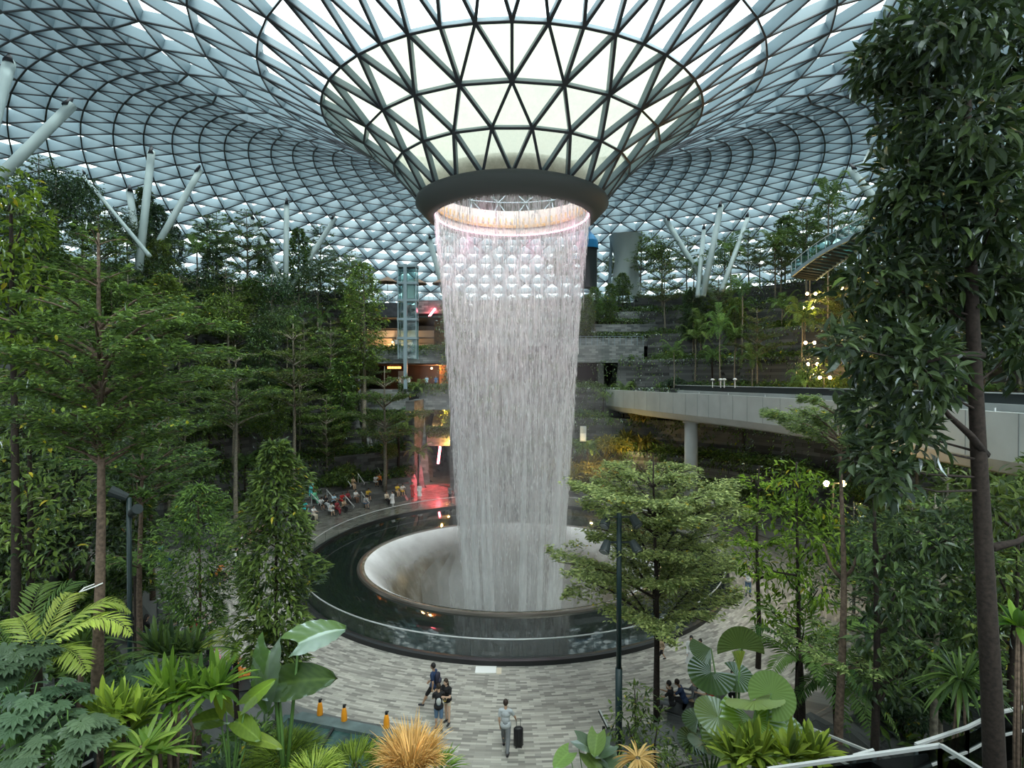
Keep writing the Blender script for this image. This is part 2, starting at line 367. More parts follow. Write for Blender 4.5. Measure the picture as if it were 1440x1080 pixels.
# ---------------------------------------------------------------- oculus ring
def oculus():
    root = thing('oculus_ring', 'dark round metal collar at the foot of the glass funnel where the water falls', 'ring', (CX, CY, 24.0))
    a = MB(); a.lathe([(6.35, 1.25), (6.75, 1.05), (6.8, .75), (6.05, -.05), (5.55, -.15), (5.5, .05), (5.5, .25)], sy=.97, n=128)
    a.build('collar', plain('collar_metal', (.10, .105, .10), .55), root, True)
    a = MB(); a.lathe([(5.5, .25), (5.6, 1.3), (6.1, 2.3)], sy=.97, n=128); a.build('inner_lining', plain('lining', (.42, .36, .33), .5), root, True)
    a = MB(); a.lathe([(5.45, .75), (5.40, .95), (5.5, 1.0)], sy=.97, n=128)
    for i in range(72):
        t = i*2*PI/72; a.box((5.42*math.cos(t), 5.26*math.sin(t), 1.25), (.10, .10, .42), t)
    a.build('weir_rim', M_gold, root)
    a = MB(); a.lathe([(5.40, .12), (5.46, .12), (5.46, .20), (5.40, .20)], sy=.97, n=128); a.build('light_strip', glow('pink_strip', (1, .45, .65), 5), root)
    for i in range(6):
        l = bpy.data.lights.new('ring_light', 'SPOT'); l.energy = 260; l.color = (1, .32, .58); l.spot_size = math.radians(95); l.spot_blend = .8; l.shadow_soft_size = .4
        o = bpy.data.objects.new('ring_light', l); C.objects.link(o); t = i*PI/3+.2
        o.location = (CX+4.6*math.cos(t), CY+4.4*math.sin(t), 24.2); o.rotation_euler = (0, 0, 0)
oculus()

# ---------------------------------------------------------------- pool
def pool():
    root = thing('pool_surround', 'round black reflecting floor around the sunken water basin', 'pool', (CX, CY, 0))
    # annulus between the outer kerb (14.1 x 15.3) and the oval basin lip (10.4 x 9.4 about y 38.5)
    n = 240; V = []; rows = 8
    for j in range(rows+1):
        f = j/rows
        for i in range(n):
            a = i*2*PI/n; ox, oy = 14.1*math.cos(a), CY+15.2*math.sin(a); ix, iy = 10.45*math.cos(a), 38.5+9.45*math.sin(a)
            V.append((ox*(1-f)+ix*f, oy*(1-f)+iy*f, .06+.10*math.sin(f*PI)))
    F = [(j*n+i, j*n+(i+1) % n, (j+1)*n+(i+1) % n, (j+1)*n+i) for j in range(rows) for i in range(n)]
    m = mat('wet_black'); p = N(m, 'BsdfPrincipled', Roughness=.045); p.inputs['Base Color'].default_value = (.010, .016, .014, 1); p.inputs['IOR'].default_value = 1.6
    g = N(m, 'NewGeometry'); t = N(m, 'TexNoise', Scale=1.6, Detail=3.0); L(m, g.outputs['Position'], t.inputs['Vector'])
    bp = N(m, 'Bump', Strength=.10, Distance=.03); L(m, t.outputs['Fac'], bp.inputs['Height']); L(m, bp.outputs[0], p.inputs['Normal']); out(m, p.outputs[0])
    a = MB(); a.add(V, np.array(F)); a.build('black_floor', m, root, True, loc=(0, -CY, 0))
    a = MB(); a.lathe([(14.1, .04), (14.12, .22), (14.3, .24), (14.42, .20), (14.45, 0)], sy=15.35/14.25, n=200); a.build('kerb', M_kerb, root)
    k = MB()
    for i in range(n):
        pass
    k.lathe([(10.5, .05), (10.45, .17), (10.3, .19), (10.15, .13)], (0, 38.5-CY, 0), 1, .905, n=200); k.build('basin_edge', plain('edge_metal', (.16, .14, .12), .3, metal=.6), root)
    # funnel-shaped basin
    m = mat('basin_acrylic'); g = N(m, 'NewGeometry'); sp = N(m, 'SeparateXYZ'); L(m, g.outputs['Position'], sp.inputs[0])
    t = N(m, 'TexNoise', Scale=1.1, Detail=8.0, Roughness=.7); mp = N(m, 'Mapping'); mp.inputs['Scale'].default_value = (1, 1, .35); L(m, g.outputs['Position'], mp.inputs[0]); L(m, mp.outputs[0], t.inputs['Vector'])
    col = ramp(m, t.outputs['Fac'], [(.3, (.09, .085, .055)), (.5, (.20, .175, .125)), (.7, (.38, .37, .32))])
    p = N(m, 'BsdfPrincipled', Roughness=.25); L(m, col, p.inputs['Base Color']); out(m, p.outputs[0])
    a = MB(); a.lathe([(10.2, .14), (10.0, .12), (9.7, -.05), (9.2, -.5), (8.5, -1.4), (7.6, -2.8), (6.6, -4.6), (5.6, -6.6), (4.8, -8.6), (4.4, -10.5), (0.05, -10.6)], (0, 38.5-CY, 0), 1, .905, n=160)
    a.build('basin', m, root, True)
    # glass guard
    gd = thing('glass_balustrade', 'curved glass guard with a thin steel handrail around the black pool floor', 'balustrade', (CX, CY, 0))
    a = MB(); a.lathe([(14.18, .22), (14.18, 1.02)], sy=15.3/14.2, n=200); a.build('glass', pane('guard_glass', (.93, .97, .96), .05), gd)
    t = np.linspace(0, 2*PI, 201); a = MB(); a.tube(np.stack([14.18*np.cos(t), 15.28*np.sin(t), 0*t+1.05], -1), .035, 6, cap=False); a.build('handrail', M_rail, gd)
    for i in range(0, 48):
        q = i*2*PI/48; b = MB(); b.box((14.18*math.cos(q), 15.28*math.sin(q), .62), (.015, .015, .8), q)
        b.build('clamp_post', M_dark, gd)
    t = thing('paving_hatch', 'small pale square cover set in the paving in front of the pool', 'hatch', gnd(688, 943))
    a = MB(); a.box((-.15, .05, .012), (.9, .55, .024)); a.build('cover', M_white, t); a = MB(); a.box((.42, -.05, .012), (.22, .5, .024)); a.build('edge_strip', M_cream, t)
pool()

# ---------------------------------------------------------------- waterfall
WP = np.array([(24.2, 5.45), (23.4, 5.42), (20, 5.05), (16, 4.75), (12, 4.5), (8, 4.25), (4, 4.0), (0, 3.75), (-4, 3.4), (-8, 3.05)])[::-1]
def WR(z): return np.interp(z, WP[:, 0], WP[:, 1])
WY = 39.4
def water_mat(name, lo, hi, sz, sxy, tint, soft=True, edge=0.0, topz=24.2, topfade=1.0):
    m = mat(name); g = N(m, 'NewGeometry'); mp = N(m, 'Mapping'); mp.inputs['Scale'].default_value = (sxy, sxy, sz); L(m, g.outputs['Position'], mp.inputs[0])
    t = N(m, 'TexNoise', Scale=1.0, Detail=6.0, Roughness=.7); L(m, mp.outputs[0], t.inputs['Vector'])
    mr = N(m, 'MapRange'); mr.inputs[1].default_value = .36; mr.inputs[2].default_value = .68; mr.inputs[3].default_value = lo; mr.inputs[4].default_value = hi; L(m, t.outputs['Fac'], mr.inputs[0])
    sp = N(m, 'SeparateXYZ'); L(m, g.outputs['Position'], sp.inputs[0])
    hr = N(m, 'MapRange'); hr.inputs[1].default_value = -2; hr.inputs[2].default_value = topz; hr.inputs[3].default_value = 1.0; hr.inputs[4].default_value = topfade; L(m, sp.outputs[2], hr.inputs[0])
    mu = N(m, 'Math', _operation='MULTIPLY'); L(m, mr.outputs[0], mu.inputs[0]); L(m, hr.outputs[0], mu.inputs[1])
    if edge:
        br = N(m, 'MapRange'); br.inputs[1].default_value = -5; br.inputs[2].default_value = 2.5; br.inputs[3].default_value = edge; br.inputs[4].default_value = 1; L(m, sp.outputs[2], br.inputs[0]); m5 = N(m, 'Math', _operation='MULTIPLY'); L(m, mu.outputs[0], m5.inputs[0]); L(m, br.outputs[0], m5.inputs[1]); mu = m5
    d = N(m, 'BsdfDiffuse', Color=c4(tint)); l = N(m, 'BsdfTranslucent', Color=c4(tint)); x = N(m, 'MixShader', Fac=.5); L(m, d.outputs[0], x.inputs[1]); L(m, l.outputs[0], x.inputs[2])
    tr = N(m, 'BsdfTransparent'); y = N(m, 'MixShader'); L(m, mu.outputs[0], y.inputs[0]); L(m, tr.outputs[0], y.inputs[1]); L(m, x.outputs[0], y.inputs[2]); out(m, y.outputs[0]); return m
def waterfall():
    root = thing('waterfall', 'tall round indoor waterfall dropping from the oculus into the basin', 'waterfall', (CX, WY, 0))
    R = rng(5)
    zs = np.linspace(24.2, -8.5, 24)
    a = MB(); a.lathe([(WR(z), z) for z in zs], sy=.97, n=96); a.build('water_curtain', water_mat('curtain', .0, .55, .42, 4.2, (.96, .97, .97), topfade=.95, edge=.3), root, True)
    a = MB(); a.lathe([(WR(z)*.86, z) for z in zs], sy=.97, n=96); a.build('inner_spray', water_mat('inner_spray', .0, .40, .18, 1.1, (.96, .97, .97), topfade=.22, edge=.35), root, True)
    a = MB(); a.lathe([(WR(z)*1.05+.1, z) for z in zs[8:]], sy=.97, n=96); a.build('outer_spray', water_mat('outer_spray', .0, .22, .5, 3.0, (.96, .97, .97), topz=12, topfade=.0), root, True)
    # falling threads and drops
    n = 15000; z0 = -7+31*R.random(n)**.9; ln = np.where(R.random(n) < .8, .12+.5*R.random(n), .8+2.2*R.random(n)); th = R.random(n)*2*PI
    cl = .5+.5*np.sin(th*23)*np.sin(th*9+1)
    keep = (R.random(n) < .45+.55*cl) & ((z0 > 2) | (R.random(n) < np.clip((z0+7)/9, .12, 1)*.8)); z0, ln, th = z0[keep], ln[keep], th[keep]; n = len(z0)
    rr = WR(z0)*(1-.10*np.abs(R.normal(size=n))*np.clip((24-z0)/20, .1, 1)+.012*R.normal(size=n)); w_ = .012+.018*R.random(n)
    c = np.stack([rr*np.cos(th), .97*rr*np.sin(th), z0], -1)
    dirs = [(1, 0), (-.5, .87), (-.5, -.87)]
    V = np.concatenate([c[:, None]+np.stack([np.stack([w_*dx, w_*dy, 0*w_], -1) for dx, dy in dirs], 1), (c+np.stack([0*w_, 0*w_, ln*.5], -1))[:, None], (c-np.stack([0*w_, 0*w_, ln*.5], -1))[:, None]], 1).reshape(-1, 3)
    b = np.arange(n)[:, None, None]*5; tri = np.array([(0, 1, 3), (1, 2, 3), (2, 0, 3), (1, 0, 4), (2, 1, 4), (0, 2, 4)])
    m = mat('white_water'); d = N(m, 'BsdfDiffuse', Color=(.95, .96, .96, 1)); l = N(m, 'BsdfTranslucent', Color=(.95, .96, .96, 1)); x = N(m, 'MixShader', Fac=.5); L(m, d.outputs[0], x.inputs[1]); L(m, l.outputs[0], x.inputs[2]); out(m, x.outputs[0])
    a = MB(); a.add(V, (tri[None]+b).reshape(-1, 3)); o = a.build('falling_drops', m, root); tag(o, kind='stuff')
    m = bpy.data.materials.new('spray_cloud'); m.use_nodes = True; m.node_tree.nodes.clear(); vs = N(m, 'VolumeScatter', Density=.016, Color=(.97, .98, 1, 1)); L(m, vs.outputs[0], N(m, 'OutputMaterial').inputs['Volume'])
    a = MB(); a.tube([(0, 0, -7), (0, 0, 2), (0, 0, 12), (0, 0, 21)], [6.5, 8.2, 6.6, 5.4], 32); a.build('spray_cloud', m, root, True)
    # denser ropes of water low down
    ms = water_mat('rope', .35, 1.0, .3, 3.0, (.95, .97, .97), topfade=.0, topz=13)
    for th0, wd, zt in ((-2.25, .22, 9), (-1.95, .20, 8), (-1.38, .26, 9), (-1.05, .18, 12), (-.74, .32, 12), (-2.52, .30, 13), (-.5, .25, 14), (-2.05, .2, 10), (1.9, .4, 12), (1.1, .4, 12), (2.6, .4, 13), (.5, .4, 13)):
        z = np.linspace(zt, -8, 16); r = WR(z)*1.012; p = np.stack([r*math.cos(th0), .97*r*math.sin(th0), z], -1)
        a = MB(); a.tube(p, np.interp(z, [-8, 0, zt], [wd*1.1, wd, wd*.35]), 10); a.build('water_rope', ms, root, True)
    # water sheeting over the basin lip and the mist standing in it
    sheet = thing('basin_spray', 'white sheet of water and mist running over the lip into the basin', 'water', (CX, 38.5, 0), kind='stuff')
    m2 = mat('lip_water'); g = N(m2, 'NewGeometry'); t = N(m2, 'TexNoise', Scale=.45, Detail=7.0, Roughness=.62); L(m2, g.outputs['Position'], t.inputs['Vector'])
    sp = N(m2, 'SeparateXYZ'); L(m2, g.outputs['Position'], sp.inputs[0])
    hy = N(m2, 'MapRange'); hy.inputs[1].default_value = -1.9; hy.inputs[2].default_value = .1; hy.inputs[3].default_value = -.42; hy.inputs[4].default_value = .45; L(m2, sp.outputs[2], hy.inputs[0])
    ad = N(m2, 'Math', _operation='MULTIPLY_ADD', _use_clamp=True); L(m2, t.outputs['Fac'], ad.inputs[0]); ad.inputs[1].default_value = .75; L(m2, hy.outputs[0], ad.inputs[2])
    d = N(m2, 'BsdfDiffuse', Color=(.88, .90, .89, 1)); tr = N(m2, 'BsdfTransparent'); x = N(m2, 'MixShader'); L(m2, ad.outputs[0], x.inputs[0]); L(m2, tr.outputs[0], x.inputs[1]); L(m2, d.outputs[0], x.inputs[2]); out(m2, x.outputs[0])
    a = MB(); a.lathe([(10.0, .16), (9.7, .02), (9.15, -.45), (8.4, -1.3), (7.5, -2.6), (6.5, -4.3), (5.6, -6.2)], sy=.905, n=160); a.build('water_sheet', m2, sheet, True)
    m3 = water_mat('mist', .05, .34, .2, .35, (.92, .94, .94), topz=1.5, topfade=0.0)
    for r0, zt in ((5.2, .6), (6.3, .2), (4.4, 1.6)):
        a = MB(); a.lathe([(r0*.8, zt), (r0, -1.2), (r0*.95, -4), (r0*.7, -8)], sy=.92, n=64); a.build('mist_veil', m3, sheet, True)
waterfall()

# ---------------------------------------------------------------- curved rail viaduct on the right
def bez(P, n):
    P = np.asarray(P, float); t = np.linspace(0, len(P)-1, n); i = np.clip(t.astype(int), 0, len(P)-2); f = (t-i)[:, None]
    p0 = P[np.maximum(i-1, 0)]; p1 = P[i]; p2 = P[i+1]; p3 = P[np.minimum(i+2, len(P)-1)]
    return .5*((2*p1)+(-p0+p2)*f+(2*p0-5*p1+4*p2-p3)*f**2+(-p0+3*p1-3*p2+p3)*f**3)
def sweep(mb, path, sec, mi=0, closed=True):
    path = np.asarray(path, float); d = np.gradient(path, axis=0); d[:, 2] = 0; d = nrm(d); sd = np.stack([d[:, 1], -d[:, 0], 0*d[:, 0]], -1)
    sec = np.asarray(sec, float); V = path[:, None]+sd[:, None]*sec[None, :, :1]+np.array([0, 0, 1.])*sec[None, :, 1:2]
    k, m = len(path), len(sec); i = np.arange(k-1)[:, None]*m; j = np.arange(m if closed else m-1)[None, :]; j2 = (j+1) % m
    fs = [np.stack([i+j, i+m+j, i+m+j2, i+j2], -1).reshape(-1, 4)]
    if closed and m > 2:
        c = mb.n; fs += [np.array([list(range(m))]), np.array([list(range((k-1)*m, k*m))[::-1]])]
    mb.add(V.reshape(-1, 3), fs, None, mi)
def viaduct():
    path = bez([(20.6, 12, 0), (20.3, 22, 0), (19.8, 35, 0), (18.2, 45, 0), (15.8, 53, 0), (12.6, 66, 0), (10.2, 80, 0)], 60)+np.array([0, 0, 11.2])
    root = thing('rail_viaduct', 'curved pale concrete viaduct beam crossing on the right behind the trees', 'viaduct', (0, 0, 0))
    # path is the near top edge; width extends to the right (+)
    a = MB(); sweep(a, path, [(0, 0), (0, -2.0), (.35, -2.55), (1.1, -2.75), (5.8, -2.75), (6.6, -2.4), (7, -1.8), (7, 0), (6.7, 0), (6.7, -.9), (.3, -.9), (.3, 0)])
    m = plain('viaduct_concrete', (.46, .49, .48), .7, noise=.12, scale=.5); a.build('girder', m, root)
    a = MB(); sweep(a, path, [(.35, -.85), (6.65, -.85), (6.65, -.80), (.35, -.80)]); a.build('deck', M_dark, root)
    for s in (1.6, 4.6):
        a = MB(); sweep(a, path, [(s, -.8), (s+.7, -.8), (s+.7, -.45), (s, -.45)]); a.build('guide_rail', M_kerb, root)
    a = MB(); sweep(a, path, [(7.0, 0), (7.0, .55), (7.12, .55), (7.12, 0)]); a.build('far_parapet', M_dark, root)
    a = MB(); sweep(a, path, [(6.95, .55), (7.15, .55), (7.15, .62), (6.95, .62)]); a.build('parapet_coping', M_conc, root)
    d = np.gradient(path, axis=0)
    for i in range(4, 58, 2):
        a = MB(); p = path[i]; q = nrm(d[i]); s = np.array([q[1], -q[0], 0])
        a.bar(p-s*.006+np.array([0, 0, -.02]), p-s*.006+np.array([0, 0, -2.0]), .03, .02, (1, 0, 0)); a.build('panel_joint', plain('joint', (.25, .27, .27), .8) if i == 4 else bpy.data.materials['joint'], root)
    for i in range(6, 56, 5):
        p = path[i]; a = MB(); a.tube([p+np.array([.15, 0, 0]), p+np.array([.15, 0, .16])], .04, 8); a.build('fixing_stub', M_rail, root)
    for k, (x, y) in enumerate(((17.3, 53.5), (16.3, 68.5))):
        t = thing('viaduct_column', ['round concrete column holding up the viaduct behind the pale umbrella tree', 'square brown column under the far end of the viaduct'][k], 'column', (x, y, 0))
        a = MB()
        if k == 0: a.tube([(0, 0, 0), (0, 0, 8.5)], .62, 28)
        else: a.box((-2.2, 0, 4.2), (1.0, 1.0, 8.5))
        a.build('shaft', M_conc if k == 0 else plain('brown_column', (.22, .18, .12), .7), t, k == 0)
        a = MB()
        if k == 0: a.tube([(0, 0, 8.3), (0, 0, 8.5)], .8, 28)
        else: a.box((-2.2, 0, 8.4), (1.4, 1.4, .25))
        a.build('bearing', M_conc, t)
    # four small white lamps standing on the far parapet
    for i, px in enumerate((1002, 1013.5, 1018.5, 1033.5)):
        p = at(px, 541, 58-.12*(px-1000)); t = thing('parapet_lamp', '%s small white mushroom-headed lamp on the viaduct parapet' % ['leftmost', 'second from left', 'third from left', 'rightmost'][i], 'lamp', p, group='white lamps on the viaduct parapet')
        a = MB(); a.tube([(0, 0, -.3), (0, 0, .45)], .05, 8); a.build('stem', M_white, t); a = MB(); a.ball((0, 0, .52), (.2, .2, .12)); a.build('head', M_white, t, True)
viaduct()

# ---------------------------------------------------------------- shops and galleries behind the waterfall, left
def bandbox(x0, x1, y, z0, z1, dep=3.0): 
    m = MB(); m.box(((x0+x1)/2, y+dep/2, (z0+z1)/2), (x1-x0, dep, z1-z0)); return m
def gallery():
    X = lambda px, Y: (px-720)/780*Y
    root = thing('gallery_front', 'stacked stone-fronted shop galleries with plants spilling over, left of the waterfall', 'gallery', (0, 0, 0), kind='structure')
    bandbox(X(500, 74), X(650, 74), 74, 14.6, 16.4).build('parapet', M_band, root)
    bandbox(X(515, 70), X(660, 70), 70, 8.6, 11.2).build('parapet', M_band, root)
    bandbox(X(600, 68), X(660, 68), 68, 4.3, 6.0).build('parapet', M_band, root)
    bandbox(X(585, 78), X(632, 78), 77, 21.6, 23.4).build('parapet', M_band, root)
    bandbox(X(500, 78), X(570, 78), 78, 19.6, 23.2, 1.0).build('screen_wall', plain('dark_screen', (.06, .065, .075), .6, noise=.3, scale=2), root)
    bandbox(X(480, 90), X(670, 90), 90, 0, 24.5, 1.0).build('back_wall', plain('back_brown', (.10, .07, .05), .8, noise=.5, scale=.5), root)
    for i, (z0, z1, y, mt) in enumerate(((16.9, 17.6, 80, 'cream_cladding'), (17.7, 18.4, 80.6, 'cream_cladding'), (18.5, 19.6, 81.2, 'white_paint'))):
        bandbox(X(510, y), X(616, y), y, z0, z1, 1.2).build('fascia', bpy.data.materials[mt], root)
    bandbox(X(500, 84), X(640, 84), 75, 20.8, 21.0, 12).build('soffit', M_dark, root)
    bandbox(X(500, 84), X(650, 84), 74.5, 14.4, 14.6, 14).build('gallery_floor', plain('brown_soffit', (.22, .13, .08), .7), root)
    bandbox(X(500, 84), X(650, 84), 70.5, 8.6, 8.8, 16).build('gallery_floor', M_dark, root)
    bandbox(X(534, 78), X(625, 78), 79, 11.0, 14.4, .4).build('shop_front', plain('shop_dark', (.08, .05, .035), .5), root)
    bandbox(X(560, 76), X(571, 76), 76, 11.0, 13.6, .5).build('kiosk_wall', M_conc, root)
    bandbox(X(618, 76), X(634, 76), 76, 11, 14.4, 1).build('planted_wall', plain('amber_wall', (.35, .16, .04), .8, noise=.6, scale=3), root)
    bandbox(X(612, 80), X(640, 80), 79, 16.4, 21, 1).build('planted_wall', plain('olive_wall', (.20, .13, .04), .8, noise=.6, scale=2), root)
    bandbox(X(575, 69.9), X(589, 69.9), 69.85, 9.6, 10.5, .2).build('vent', M_black, root)
    for sx in (X(522, 70), X(566, 70)): pass
    t = thing('shop_sign', 'long glowing orange sign over the shop in the gallery', 'sign', at(555, 517, 78.6))
    a = MB(); a.box((0, 0, 0), (2.2, .15, .55)); a.build('sign_case', M_dark, t)
    R = rng(3); a = MB(); x = -.95
    while x < .95: wd = .08+.08*R.random(); a.box((x, -.1, 0), (wd, .06, .30)); x += wd+.04
    a.build('lettering', glow('orange_sign', (1, .26, .06), 3.5), t)
    a = MB(); a.box((0, 0, -.45), (2.2, .1, .06)); 
    def lamp(px, py, Y, e, col, name, label, r=.15, power=None, cat='lamp'):
        p = at(px, py, Y); t = thing(name, label, cat, p); a = MB(); a.ball((0, 0, 0), r, 10, 6); a.build('bulb', glow('bulb_%d' % int(px*7+py), col, e*.4), t, True)
        a = MB(); a.tube([(0, .05, r*.8), (0, .05, r+.3)], r*.35, 8); a.build('stem', M_dark, t)
        if power:
            l = bpy.data.lights.new('lamp_light', 'POINT'); l.energy = power*.42; l.color = col; l.shadow_soft_size = .08; o = bpy.data.objects.new('lamp_light', l); C.objects.link(o); o.location = p+Vector((0, -.7, -.2)); o.parent = None
    lamp(616, 512, 76, 25, (1, .45, .15), 'shop_lamp', 'upper round orange lamp at the right end of the shop gallery', .14, 300)
    lamp(607, 518, 76, 18, (1, .5, .2), 'shop_lamp', 'lower round orange lamp beside the shop gallery sign', .14, 200)
    lamp(552, 481, 79, 20, (1, .55, .25), 'shop_lamp', 'round lamp under the cream bands of the upper gallery', .12, 500)
    lamp(625, 577, 71, 20, (1, .5, .1), 'cave_lamp', 'amber lamp under the middle gallery lighting hanging plants', .07, 350)
    lamp(632, 620, 68, 20, (1, .5, .1), 'cave_lamp', 'amber lamp beside the red-lit passage', .07, 350)
    lamp(597, 573, 73, 20, (1, .5, .15), 'cave_lamp', 'amber lamp in the dark opening under the middle gallery', .07, 250)
    for nm, lb, p, q in (('neon_tube', 'short slanted pink neon tube under the roof terrace', at(602, 447, 76.5), at(612, 434, 76.5)), ('neon_tube', 'upright red neon tube standing in the shop passage', at(616, 652, 66), at(619, 628, 66))):
        t = thing(nm, lb, 'light', p); a = MB(); a.tube([(0, 0, 0), tuple(q-p)], .13, 10); a.build('tube', glow('neon_%d' % int(p.z), (1, .12, .16), 22), t, True)
        a = MB(); a.box(tuple((q-p)/2+Vector((0, .2, 0))), (.1, .1, .3)); a.build('bracket', M_dark, t)
    for (px, py, Y, tx, ty, e, sz) in ((612, 600, 67, 618, 690, 9000, 60), (614, 560, 73, 612, 600, 1500, 60)):
        l = bpy.data.lights.new('red_spot', 'SPOT'); l.energy = e; l.color = (1, .08, .10); l.spot_size = math.radians(sz); l.spot_blend = .6; l.shadow_soft_size = .08
        o = bpy.data.objects.new('red_spot', l); C.objects.link(o); p = at(px, py, Y); o.location = p
        q = gnd(tx, ty, 0) if ty > 650 else at(tx, ty, 72); o.rotation_euler = (q-p).to_track_quat('-Z', 'Y').to_euler()
    # sloping lit ramp seen in the lower opening
    a = MB(); a.add([(X(606, 70), 70, 6.2), (X(634, 70), 70, 6.2), (X(628, 80), 80, 8.4), (X(612, 80), 80, 8.4)], np.array([(0, 1, 2, 3)])); a.build('ramp', M_conc, root)
    # cave walls either side of the passage
    for x, in ((X(640, 64),), (-11.6,)):
        a = MB(); a.box((x, 72, 5), (1.0, 18, 10)); a.build('passage_wall', M_stone, root)
    # lift
    t = thing('glass_lift', 'glass lift shaft with pale steel posts rising past the galleries', 'lift', at(571, 547, 69.5))
    z0 = t.location.z; H = at(571, 372, 69.5).z-z0
    a = MB(); a.box((0, -.3, H/2), (.42, .42, H)); a.build('main_post', M_fin, t)
    for x, y in ((-.9, .9), (1.35, .9), (1.35, -.4), (-.9, -.4)):
        a = MB(); a.box((x, y, H*.62), (.12, .12, H*.76)); a.build('corner_post', M_fin, t)
    for zz in (.22, .42, .62, .80, .98):
        a = MB(); a.box((.22, .25, H*(.24+.76*zz)), (2.5, 1.5, .28)); a.build('landing_beam', M_fin, t)
    a = MB(); a.box((.22, .25, H*.62), (2.3, 1.35, H*.75)); a.build('shaft_glass', M_tglass, t)
    a = MB(); a.box((.3, .25, H*.80), (1.5, 1.0, 2.3)); a.build('lift_car', M_rail, t)
    # roof terrace: railing posts
    t = thing('terrace_railing', 'thin railing along the roof terrace over the galleries', 'railing', (0, 0, 0))
    for i, px in enumerate(range(505, 636, 7)):
        a = MB(); a.box((X(px, 77.3), 77.3, 23.9), (.06, .06, 1.1)); a.build('post', M_rail, t)
    a = MB(); a.box((X(570, 77.3), 77.3, 24.45), (13.2, .07, .07)); a.build('top_rail', M_rail, t)
    # big parasols on the terrace
    for i, (px, py) in enumerate(((586, 402), (622, 402), (545, 400))):
        p = at(px, py, 84); t = thing('parasol', ['brown parasol on the roof terrace beside the lift', 'brown parasol on the roof terrace next to the waterfall', 'brown parasol on the roof terrace left of the lift'][i], 'parasol', p)
        a = MB(); a.lathe([(.02, 1.2), (1.6, .35), (1.6, .25), (.02, 1.1)], n=8); a.build('canopy', plain('brown_cloth', (.30, .20, .14), .8) if i == 0 else bpy.data.materials['brown_cloth'], t)
        a = MB(); a.tube([(0, 0, -2.2), (0, 0, 1.2)], .05, 6); a.build('pole', M_dark, t)
gallery()

# ---------------------------------------------------------------- right back wall with the opening the viaduct enters
def right_portal():
    X = lambda px, Y: (px-720)/780*Y
    root = thing('portal_front', 'stone band over the dark opening where the viaduct leaves, right of the waterfall', 'portal', (0, 0, 0), kind='structure')
    bandbox(X(790, 75), X(903, 75), 74, 14.7, 17.0, 4).build('stone_band', M_band, root)
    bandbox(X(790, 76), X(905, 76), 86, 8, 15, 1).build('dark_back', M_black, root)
    bandbox(X(880, 76), X(905, 76), 75, 8, 14.7, 12).build('side_wall', M_band, root)
    bandbox(X(841, 79), X(849, 79), 79, 8, 14.7, 1).build('pier', M_conc, root)
    bandbox(X(790, 80), X(905, 80), 77, 11.0, 11.2, 10).build('ledge', M_dark, root)
    # tiers of hedge behind the railing
    for z, y, py in ((17.0, 76, 0), (19.2, 79, 0), (21.4, 82, 0)):
        bandbox(-8, X(940, y), y, z, z+1.1, 3.0).build('planter_wall', M_band, root)
    t = thing('gallery_railing', 'thin grey railing on the stone band right of the waterfall', 'railing', (0, 0, 0))
    for px in range(800, 905, 8):
        a = MB(); a.box((X(px, 74.3), 74.3, 17.6), (.06, .06, 1.3)); a.build('post', M_fin, t)
    a = MB(); a.box((X(850, 74.3), 74.3, 18.2), (10.6, .06, .06)); a.build('top_rail', M_fin, t)
right_portal()

# ---------------------------------------------------------------- glass footbridge, top right
def footbridge():
    A = np.array(at(1112, 385, 58)); B = np.array(at(1245, 308, 50)); Cc = np.array(at(1420, 215, 42))
    path = bez([A, A*.62+B*.38+np.array([0, 0, .5]), B, (B+Cc)/2, Cc], 40)
    root = thing('glass_footbridge', 'rising footbridge with glass sides and a pale steel edge among the treetops', 'footbridge', (0, 0, 0))
    a = MB(); sweep(a, path, [(0, -.35), (0, .05), (-.25, .05), (-.25, -.35)]); a.build('edge_beam', M_fin, root)
    a = MB(); sweep(a, path, [(-4.2, -.35), (-4.2, .05), (-4.45, .05), (-4.45, -.35)]); a.build('edge_beam', M_fin, root)
    a = MB(); sweep(a, path, [(-.25, -.10), (-.25, -.04), (-4.2, -.04), (-4.2, -.10)]); a.build('glass_deck', pane('deck_glass', (.45, .62, .60), .35, .3), root)
    for i in range(0, 40, 1):
        if i % 1 == 0:
            p = path[i]; d = nrm(np.gradient(path, axis=0)[i]*np.array([1, 1, 0])); s = -np.array([d[1], -d[0], 0]); a = MB(); a.bar(p+s*.2+np.array([0, 0, -.25]), p+s*4.2+np.array([0, 0, -.25]), .10, .22); a.build('cross_beam', M_dark if i < 16 else M_fin, root)
    for o_ in (.12, 4.32):
        a = MB(); sweep(a, path, [(-o_, .05), (-o_, 1.15), (-o_-.03, 1.15), (-o_-.03, .05)]); a.build('side_glass', M_tglass, root)
        a = MB(); sweep(a, path, [(.04-o_, 1.15), (.04-o_, 1.22), (-o_-.06, 1.22), (-o_-.06, 1.15)]); a.build('handrail', M_rail, root)
        for i in range(0, 40, 2):
            p = path[i]; d = nrm(np.gradient(path, axis=0)[i]*np.array([1, 1, 0])); s = -np.array([d[1], -d[0], 0]); a = MB(); q = p+s*o_; a.bar(q, q+np.array([0, 0, 1.2]), .06, .06, (1, 0, 0)); a.build('rail_post', M_rail, root)
footbridge()

